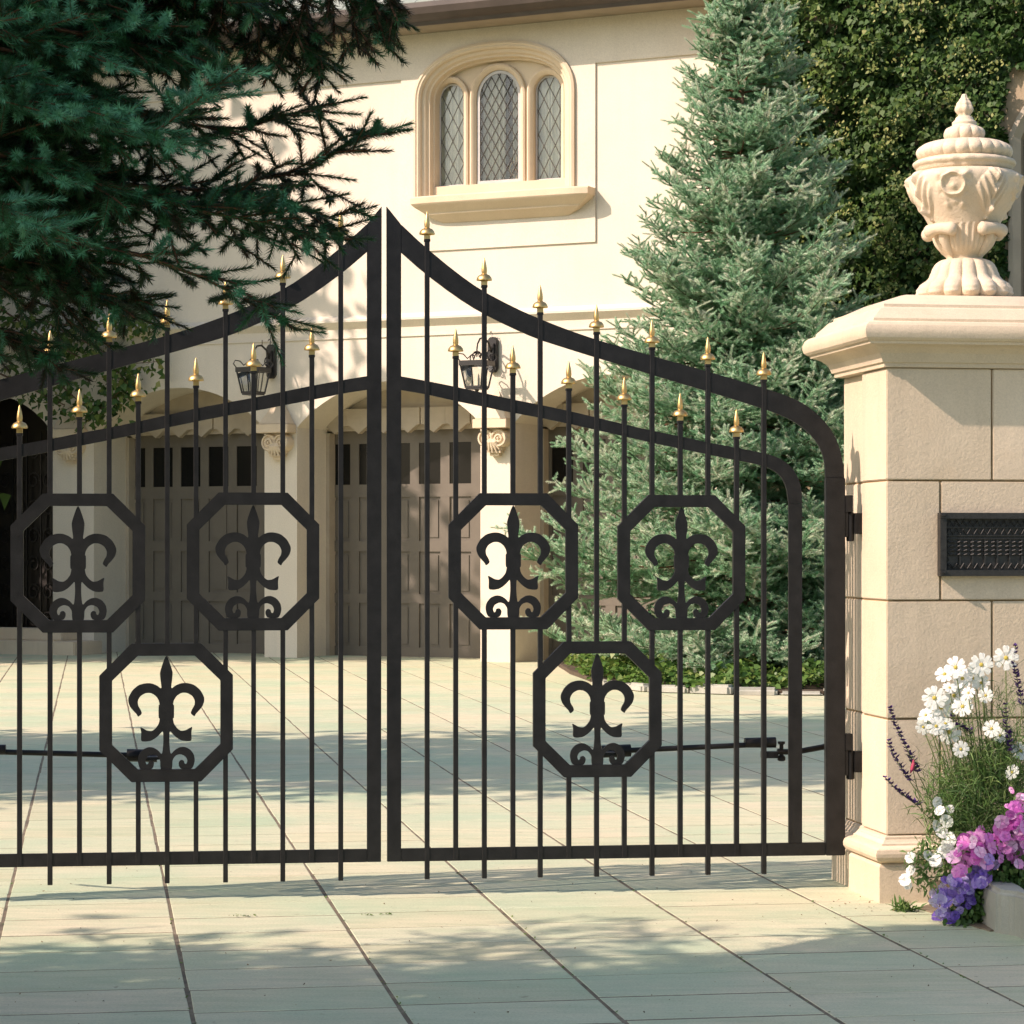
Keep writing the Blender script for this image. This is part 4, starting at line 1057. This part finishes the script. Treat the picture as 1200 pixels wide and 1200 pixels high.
# ================================================================ OFF-FRAME TREES (they throw the shade seen on the drive and the house)
def broad_tree(x,y,h,rad,zb,label,seed,nl=9000,ls=.22,sq=1.0):
    r=np.random.default_rng(seed); o=thing('broadleaf_tree',label,'tree',(x,y,0))
    t_=MB(); t_.tube([(0,0,-.1),(.1,0,zb*.6),(0,.1,zb+1),(0,0,h*.8)],[.3,.24,.18,.05],10)
    cl=[]
    for k in range(46):
        a=r.random()*6.283; u=r.random(); zz=zb+(h-zb)*u; rr=rad*math.sqrt(max(.05,1-(2*u-1)**2*.85))*math.sqrt(r.random())*.85
        c=np.array([rr*math.cos(a),rr*math.sin(a)*sq,zz]); cl.append(c)
        if k%3==0: t_.tube([(0,0,zb+ (zz-zb)*.35),tuple(c*np.array([.5,.5,1])-np.array([0,0,.3])),tuple(c)],[.09,.05,.015],6)
    t_.build('trunk',M['bark'],o,smooth=True)
    cl=np.array(cl); k=r.integers(0,len(cl),nl); C=cl[k]+r.normal(0,rad*.19,(nl,3))
    L=leaf_polys(C,r.normal(0,1,(nl,3)),r.uniform(ls*.6,ls*1.2,nl))
    np_mesh('crown',L,6,M['leaf'],o,np.repeat(r.random(nl),6))
broad_tree(-11.3,36.5,12.3,3.3,1.0,'round leafy tree left of the drive near the house',11,26000,.30)
broad_tree(-9.6,16.2,12.0,3.6,2.6,'tall leafy tree on the lawn left of the drive',12,14000,.26)
broad_tree(-9.4,4.5,8.9,2.6,2.0,'leafy tree beside the drive entrance, nearest the road',13,12000,.24)

# ================================================================ BED UNDER BLUE SPRUCE
def gpt(px,py): Y=H*F/(py-HY); return Vector(((px-600)/F*Y,Y,0))
bed=[gpt(652,779.5),gpt(668,790),gpt(700,802),gpt(760,811),gpt(860,814),gpt(965,815),gpt(1100,814),gpt(1300,812)]
bed2=[(p.x,p.y) for p in bed]+[(9.0,31),(9,33.2),(1.0,35.6)]
m=MB(); m.slab(bed2,-.01,.05); tag(m.build('soil_bed',M['soil']),kind='structure')
# edging stones
for i in range(2,len(bed)-1):
    a,b=bed[i],bed[i+1]; n=max(1,int((b-a).length/.38))
    for k in range(n):
        p=a.lerp(b,(k+.5)/n); h=random.uniform(.04,.12); l=(b-a).length/n*.5
        m=MB(); m.box(-l+.012,l-.012,-.09,.09,-.02,h)
        o=m.build('edging_stone',M['kerb'],None,bevel=.03,seg=3); o.location=(p.x,p.y-.02,0); o.rotation_euler=(random.gauss(0,.03),0,math.atan2(b.y-a.y,b.x-a.x)+random.gauss(0,.05))
        o.data.transform(Matrix.Scale(1,4))
        tag(o,'low rough edging stone at the foot of the ground ivy under the blue spruce','edging stone','stones edging the spruce bed')
# ground ivy
n=16000; P_=[]; poly=[Vector((a,b)) for a,b in bed2]
def inside(x,y):
    c=False; j=len(poly)-1
    for i in range(len(poly)):
        if (poly[i].y>y)!=(poly[j].y>y) and x<(poly[j].x-poly[i].x)*(y-poly[i].y)/(poly[j].y-poly[i].y)+poly[i].x: c=not c
        j=i
    return c
while len(P_)<n:
    x=random.uniform(.5,6.5); y=random.uniform(28.3,35.6)
    if y>31.8 and random.random()<.55: continue
    if inside(x,y) or inside(x,y+.30*max(0,math.sin(x*3.1)*.6+math.sin(x*7.3)*.5+.35)):
        hh=.16+.12*math.sin(x*5.1+y*3)*math.sin(y*4.3-x*2.2)+.08*random.random()
        P_.append((x,y,.04+hh*random.random()**.5))
C=np.array(P_); L=leaf_polys(C,np.tile([0,-.35,.8],(n,1)),rng.uniform(.045,.095,n),jit=.5)
o=np_mesh('ground_ivy',L,6,M['ground_ivy'],None,np.repeat(np.clip(rng.normal(.45,.22,n),0,1),6))
tag(o,'low bright green ground cover spreading under the blue spruce','ground cover',kind='stuff')

# ================================================================ FLOWER BED BY THE PILLAR
kb=[gpt(1168,1094),gpt(1215,1106),gpt(1330,1128)]
m=MB(); a,b,c=kb
hgt=.185
front=[(a.x,a.y),(a.x+.06,a.y-.05),(b.x,b.y),(c.x,c.y)]; back=[(c.x+.03,c.y+.16),(b.x+.02,b.y+.17),(a.x+.14,a.y+.13),(a.x+.10,a.y+.5),(a.x-.02,a.y+.5)]
m.slab(front+back,-.02,hgt); tag(m.build('planter_kerb',M['kerb'],None,bevel=.02,seg=3),'weathered grey stone kerb at the right edge holding the flower bed','kerb')
m=MB(); m.slab([(a.x+.10,a.y+.12),(b.x,b.y+.16),(c.x,c.y+.15),(3.4,11.7),(1.9,11.65)],-.01,.12); tag(m.build('flower_bed_soil',M['soil']),kind='structure')
m=MB(); m.slab([tuple(gpt(1075,1065).xy),tuple(gpt(1160,1092).xy),(a.x+.09,a.y+.11),(3.4,11.7),(1.95,11.75)],-.011,.006); tag(m.build('bed_margin',M['joint']),kind='structure')

def flower_mesh(kind):
    """returns petal polys (list of lists) in local coords facing +Z, unit radius, and centre radius"""
    out=[]
    if kind=='cosmos':
        for k in range(8):
            a=k*math.pi/4+random.gauss(0,.05); w=.31; cz=random.uniform(-.05,.12)
            pts=[(.10,0,0),(.45,-w*.62,cz*.5+.06),(.85,-w*.85,cz),(1.0,-w*.45,cz-.03),(.95,0,cz+.02),(1.0,w*.45,cz-.03),(.85,w*.85,cz),(.45,w*.62,cz*.5+.06)]
            out.append([(p[0]*math.cos(a)-p[1]*math.sin(a),p[0]*math.sin(a)+p[1]*math.cos(a),p[2]) for p in pts])
    else:
        for k in range(5):
            a=k*math.pi*.4+random.gauss(0,.05); w=.62; cz=random.uniform(-.05,.1)
            pts=[(.02,0,-.25),(.4,-w*.42,.02),(.82,-w*.95,cz),(1.02,-w*.55,cz+.05),(.95,0,cz-.06),(1.02,w*.55,cz+.05),(.82,w*.95,cz),(.4,w*.42,.02)]
            out.append([(p[0]*math.cos(a)-p[1]*math.sin(a),p[0]*math.sin(a)+p[1]*math.cos(a),p[2]) for p in pts])
    return out
def add_flowers(root,name,kind,items,mat,eye=True,invm=None):
    """items: (pos,normal,radius); every blossom its own mesh child"""
    for p,nrm,r in items:
        q=Vector(nrm).normalized().to_track_quat('Z','Y'); polys=flower_mesh(kind)
        V=[];Fc=[]
        for pl_ in polys:
            b=len(V); V+=[Vector(v)*r for v in pl_]; Fc.append(tuple(range(b,b+len(pl_))))
        me=bpy.data.meshes.new(name); me.from_pydata([tuple(v) for v in V],[],Fc); me.materials.append(mat)
        at_=me.attributes.new('tint','FLOAT','POINT'); tv=min(1,max(0,random.gauss(.5,.33))); at_.data.foreach_set('value',[tv]*len(V))
        o=link(bpy.data.objects.new(name,me),root); o.rotation_mode='QUATERNION'; o.rotation_quaternion=q; o.location=Vector(p)-root.location
        if eye:
            e=MB(); e.lathe([(.16*r,-.02*r),(.18*r,.04*r),(.12*r,.12*r),(.02*r,.15*r)],8,(0,0,0)); e.build('flower_centre',M['yellow'],o,smooth=True)
def stems_obj(root,lines,r,name='stem',mat='stem'):
    m=MB()
    for l in lines: m.tube([Vector(p)-root.location for p in l],r,5)
    return m.build(name,M[mat],root)
def grass_foliage(root,centres,n,spread,ln,wd,mat='foliage',upv=.8):
    """thin feathery leaf blades"""
    c=np.array([tuple(Vector(p)-root.location) for p in centres]); k=rng.integers(0,len(c),n)
    B=c[k]+rng.normal(0,1,(n,3))*np.array(spread); D=rng.normal(0,.8,(n,3))+np.array([0,-.1,upv]); D/=np.linalg.norm(D,axis=1,keepdims=True)
    S=np.cross(D,rng.normal(0,1,(n,3))); S/=np.linalg.norm(S,axis=1,keepdims=True)
    l=rng.uniform(.5,1.2,n)[:,None]*ln; w=wd*rng.uniform(.6,1.2,n)[:,None]
    mid_=B+D*l*.5; tip=B+D*l+np.array([0,0,-1])*l*.18
    V=np.stack([B-S*w*.4,mid_-S*w,tip,mid_+S*w,B+S*w*.4],1)
    return np_mesh('foliage',V,5,M[mat],root,np.repeat(np.clip(rng.normal(.5,.22,n),0,1),5))
YF=11.25
# cosmos
cosm=thing('white_cosmos','airy green cosmos plant with large white daisy blooms against the pillar','flowering plant',tuple(P3(1150,1055,YF).xy)+(.08,))
cb=cosm.location.copy()
tips=[(1150,779,YF),(1120,782,YF),(1107,790,YF+.05),(1135,812,YF-.05),(1097,851,YF-.05),(1126,878,YF-.08),(1162,854,YF-.05),(1179,771,YF),(1128,828,YF-.02),(1150,800,YF+.02),(1085,838,YF-.02),(1140,795,YF+.05),(1113,806,YF),(1095,818,YF),(1082,852,YF),(1090,843,YF),(1103,829,YF+.02),(1118,815,YF+.03),(1128,795,YF+.04),(1143,785,YF+.04),(1108,848,YF-.02),(1112,858,YF),(1172,862,YF),(1196,880,YF),(1155,815,YF),(1186,905,YF-.05)]
lines=[]
for a,b,y in tips:
    p=P3(a,b,y); base=P3(1120+ (a-1085)*.5,1000,YF+.03); lines.append([base+Vector((0,0,-.25)),base.lerp(p,.4)+Vector((.03,0,.02)),base.lerp(p,.8)+Vector((.01,0,.01)),p+Vector((.0,.012,-.004))])
stems_obj(cosm,lines,.0028)
add_flowers(cosm,'flower','cosmos',[(P3(a,b,y),(random.gauss(-.15,.35),-1,random.gauss(.25,.3)),.050*random.uniform(.6,1.15)) for a,b,y in tips],M['petal_white'])
grass_foliage(cosm,[P3(x_,y_,YF+d_) for x_,y_,d_ in ((1110,930,0),(1140,920,.05),(1170,925,.05),(1150,960,0),(1190,900,.1),(1120,965,0),(1180,970,.02),(1200,940,.1),(1165,890,.05),(1215,960,.1),(1150,905,.1),(1130,985,0))],9000,(.06,.07,.07),.085,.0022)
grass_foliage(cosm,[P3(x_,y_,YF+d_) for x_,y_,d_ in ((1130,850,0),(1170,840,.05),(1190,860,.05),(1110,880,0),(1150,830,.05),(1180,820,.05),(1200,870,.05))],700,(.06,.06,.06),.10,.0014)
# salvia spikes
def salvia(label,spikes,base):
    r=thing('purple_salvia',label,'flowering plant',tuple(Vector(base))); 
    for pts_ in spikes:
        W=[P3(*p) for p in pts_]
        stems_obj(r,[[Vector(base)+Vector((0,0,.05)),Vector(base).lerp(W[0],.6)]+W],.0022)
        tot=W[-1]-W[0]; V=[]
        n=int(tot.length/.0150)
        for i in range(n):
            t_=i/max(1,n-1); c=None
            f_=t_*(len(W)-1); j=min(int(f_),len(W)-2); c=W[j].lerp(W[j+1],f_-j)
            for q in range(9):
                a=random.random()*6.28; rr=.014*(1-.45*t_)*random.uniform(.6,1.4); d_=Vector((math.cos(a),math.sin(a),random.uniform(.1,.9)))
                sd=Vector((-math.sin(a),math.cos(a),0))*1.9; pz=c-r.location; rr*=1.35
                V.append([pz,pz+d_*rr*.6+sd*.0045,pz+d_*rr*1.35,pz+d_*rr*.6-sd*.0045])
        np_mesh('flower_spike',np.array([[tuple(x) for x in q] for q in V]),4,M['salvia'],r,np.full(len(V)*4,.4))
    return r
salvia('thin purple salvia spikes leaning left across the pillar corner',[[(1075,905,YF),(1064,880,YF),(1050,852,YF),(1043,830,YF)],[(1066,915,YF-.03),(1056,900,YF-.03),(1047,885,YF-.03),(1041,868,YF-.03)],[(1075,944,YF-.05),(1062,934,YF-.05),(1050,925,YF-.05),(1037,911,YF-.05)]],P3(1118,990,YF))
salvia('dark purple salvia spikes rising among the white cosmos near the right edge',[[(1198,826,YF),(1193,800,YF),(1188,780,YF),(1190,757,YF)],[(1184,880,YF-.05),(1182,860,YF-.05),(1178,845,YF-.05),(1178,826,YF-.05)],[(1138,860,YF-.02),(1133,855,YF-.02),(1122,850,YF-.02),(1116,840,YF-.02)]],P3(1185,960,YF))
rd=thing('red_bud_flower','small crimson hanging bud beside the purple spikes on the pillar corner','flower',tuple(P3(1075,925,YF)))
stems_obj(rd,[[P3(1092,985,YF),P3(1080,945,YF),P3(1070,903,YF-.01)]],.002)
b_=MB(); c_=P3(1069,898,YF-.02)-rd.location; b_.tube([c_+Vector((-.008,0,-.03)),c_+Vector((0,0,-.01)),c_+Vector((.006,0,.012)),c_+Vector((.006,0,.03))],[.002,.009,.008,.003],8); b_.build('petal',M['redbud'],rd,smooth=True)
# white snapdragon / petunia trail
wt=thing('white_petunia','small trail of white petunias spilling left of the pink flowers','flowering plant',tuple(P3(1110,1040,YF)))
its=[]
for a,b in [(1098,940),(1112,948),(1108,962),(1104,975),(1112,980),(1109,990),(1104,998),(1112,985),(1088,1003),(1095,1008),(1101,1012),(1068,1005),(1066,1020),(1063,1031),(1067,1037),(1099,968),(1113,995),(1103,950)]:
    y=YF-.1+random.gauss(0,.02); its.append((P3(a+random.gauss(0,2),b,y),(random.gauss(-.3,.5),-1,random.gauss(.1,.5)),.026*random.uniform(.7,1.2)))
add_flowers(wt,'flower','petunia',its,M['petal_white'],False)
stems_obj(wt,[[P3(1120,1010,YF),P3(1095,1006,YF-.06),P3(1072,1008,YF-.1),P3(1067,1030,YF-.1)],[P3(1120,1010,YF),P3(1108,975,YF-.05),P3(1104,945,YF-.08)],[P3(1120,1025,YF),P3(1095,1028,YF-.08),P3(1075,1030,YF-.1)]],.003)
grass_foliage(wt,[P3(1108,1000,YF-.02),P3(1100,960,YF),P3(1080,1004,YF-.08),P3(1112,1020,YF),P3(1085,1028,YF-.08)],500,(.03,.03,.03),.045,.006,upv=.2)
def mound(name,label,mat,pts,n,rad,kind='petunia',leaves=1200,depth=.06,lc=None):
    r=thing(name,label,'flowering plant',tuple(pts[0][0:3]) if False else tuple(P3(pts[0][0],pts[0][1]+40,YF)))
    its=[]
    for i in range(n):
        a,b,s=random.choice(pts); px,py=a+random.gauss(0,s),b+random.gauss(0,s*.8)
        its.append((P3(px,py,YF-.16+random.gauss(0,depth)),(random.gauss(-.25,.7),-1,random.gauss(.35,.7)),rad*random.uniform(.5,1.1)))
    add_flowers(r,'flower',kind,its,mat,False)
    C=np.array([tuple(P3(a+random.gauss(0,s*1.2),b+random.gauss(0,s*1.1)+5,YF-.08+random.gauss(0,.05))-r.location) for a,b,s in random.choices(lc or pts,k=leaves)])
    L=leaf_polys(C,np.tile([-.1,-.6,.6],(leaves,1)),rng.uniform(.018,.04,leaves),jit=.7,kind=6)
    np_mesh('foliage',L,6,M['foliage'],r,np.repeat(np.clip(rng.normal(.35,.2,leaves),0,1),6)); return r
mound('pink_petunia','mound of bright pink petunias beside the pillar foot',M['petal_pink'],[(1128,1008,7),(1140,1000,8),(1135,990,7),(1155,985,8),(1150,1005,8),(1165,995,8),(1178,975,9),(1190,965,9),(1195,990,9),(1185,950,8),(1200,1000,9),(1210,975,10),(1122,1018,4),(1160,1000,9),(1172,985,9),(1196,940,8),(1180,1000,9)],150,.031)
mound('violet_petunia','violet blue petunias trailing over the kerb under the pink ones',M['petal_violet'],[(1108,1048,6),(1115,1040,6),(1128,1030,7),(1140,1030,7),(1105,1070,5),(1112,1078,4),(1150,1020,6),(1160,1012,5),(1125,1055,7),(1100,1055,4),(1135,1045,6),(1145,1035,6),(1120,1035,6)],105,.026,leaves=2600,lc=[(1160,1050,12),(1185,1045,12),(1135,1080,8),(1160,1060,9),(1150,1050,10),(1170,1035,10),(1185,1030,10),(1130,1070,8),(1125,1080,6),(1150,1065,8),(1200,1030,10),(1210,1020,12),(1140,1040,10)])
wd=thing('small_weed','small green weed growing in the paving crack at the pillar foot','weed',tuple(gpt(1056,1068)))
grass_foliage(wd,[wd.location+Vector((0,0,.01)),wd.location+Vector((.03,0,.005))],70,(.02,.012,.004),.075,.006,upv=.7)
# litter and tufts in joints
n=260; C=[]
for i in range(n):
    a=a0+random.randint(-6,8)*cw+random.gauss(0,.008); b=random.uniform(8.7,13.5); p=EX*a+EY*b; C.append((p.x,p.y,.002+random.random()*.006))
for (px,py) in ((280,1074),(293,1074),(455,1072),(430,1073),(1046,1060),(1060,1066)):
    for q in range(10): p=gpt(px+random.gauss(0,4),py+random.gauss(0,.6)); C.append((p.x,p.y,.006))
C=np.array(C); L=leaf_polys(C,np.tile([0,0,1.],(len(C),1)),rng.uniform(.008,.02,len(C)),jit=.4,kind=6)
tag(np_mesh('joint_moss',L,6,M['ground_ivy'],None,np.repeat(rng.random(len(C)),6)),kind='stuff')

n=420; C=[]
for i in range(n):
    px=random.uniform(-40,1200); py=1012+random.random()**1.6*200
    if i%3==0: px,py=random.gauss(1050,60),random.gauss(1062,9)
    p=gpt(px,py); C.append((p.x,p.y,.003+random.random()*.004))
C=np.array(C); L=leaf_polys(C,np.tile([0,0,1.],(n,1)),rng.uniform(.003,.013,n),jit=.35,kind=6)
t=NT('dry_leaf'); ge=t.new('ShaderNodeNewGeometry'); t.colour(t.ramp(ge.outputs['Random Per Island'],[(0,(.06,.04,.02)),(.5,(.18,.12,.06)),(1,(.30,.22,.12))])); t.set('Roughness',.9)
tag(np_mesh('leaf_litter',L,6,t.m,None,None),kind='stuff')

# ================================================================ CAMERA, LIGHT
cam=bpy.data.cameras.new('camera'); cam.lens=90; cam.sensor_width=36; cam.shift_y=40/1200; cam.clip_end=600; cam.clip_start=.1
co=link(bpy.data.objects.new('camera',cam)); co.location=(0,0,H); co.rotation_euler=(math.pi/2,0,0); sc.camera=co
D=Vector((2.4,1.1,-2.0)).normalized()
sl=bpy.data.lights.new('sun','SUN'); sl.energy=4.6; sl.angle=R(.53); sl.color=(1,.79,.70)
so=link(bpy.data.objects.new('sun',sl)); so.rotation_euler=D.to_track_quat('-Z','Y').to_euler(); so.location=(-20,-10,25)
w=bpy.data.worlds.new('World'); sc.world=w; w.use_nodes=True; nt=w.node_tree
sky=nt.nodes.new('ShaderNodeTexSky'); sky.sky_type='NISHITA'; sky.sun_disc=False; sky.dust_density=2.0; sky.ozone_density=.6; sky.sun_elevation=math.asin(-D.z); sky.sun_rotation=math.atan2(-D.x,-D.y)
bg=nt.nodes['Background']; bg.inputs['Strength'].default_value=.15; nt.links.new(sky.outputs[0],bg.inputs['Color'])
sc.view_settings.view_transform='Standard'; sc.view_settings.look='None'; sc.view_settings.gamma=1; sc.view_settings.exposure=.60
sc.render.engine='CYCLES'; sc.cycles.max_bounces=8; sc.cycles.transparent_max_bounces=12
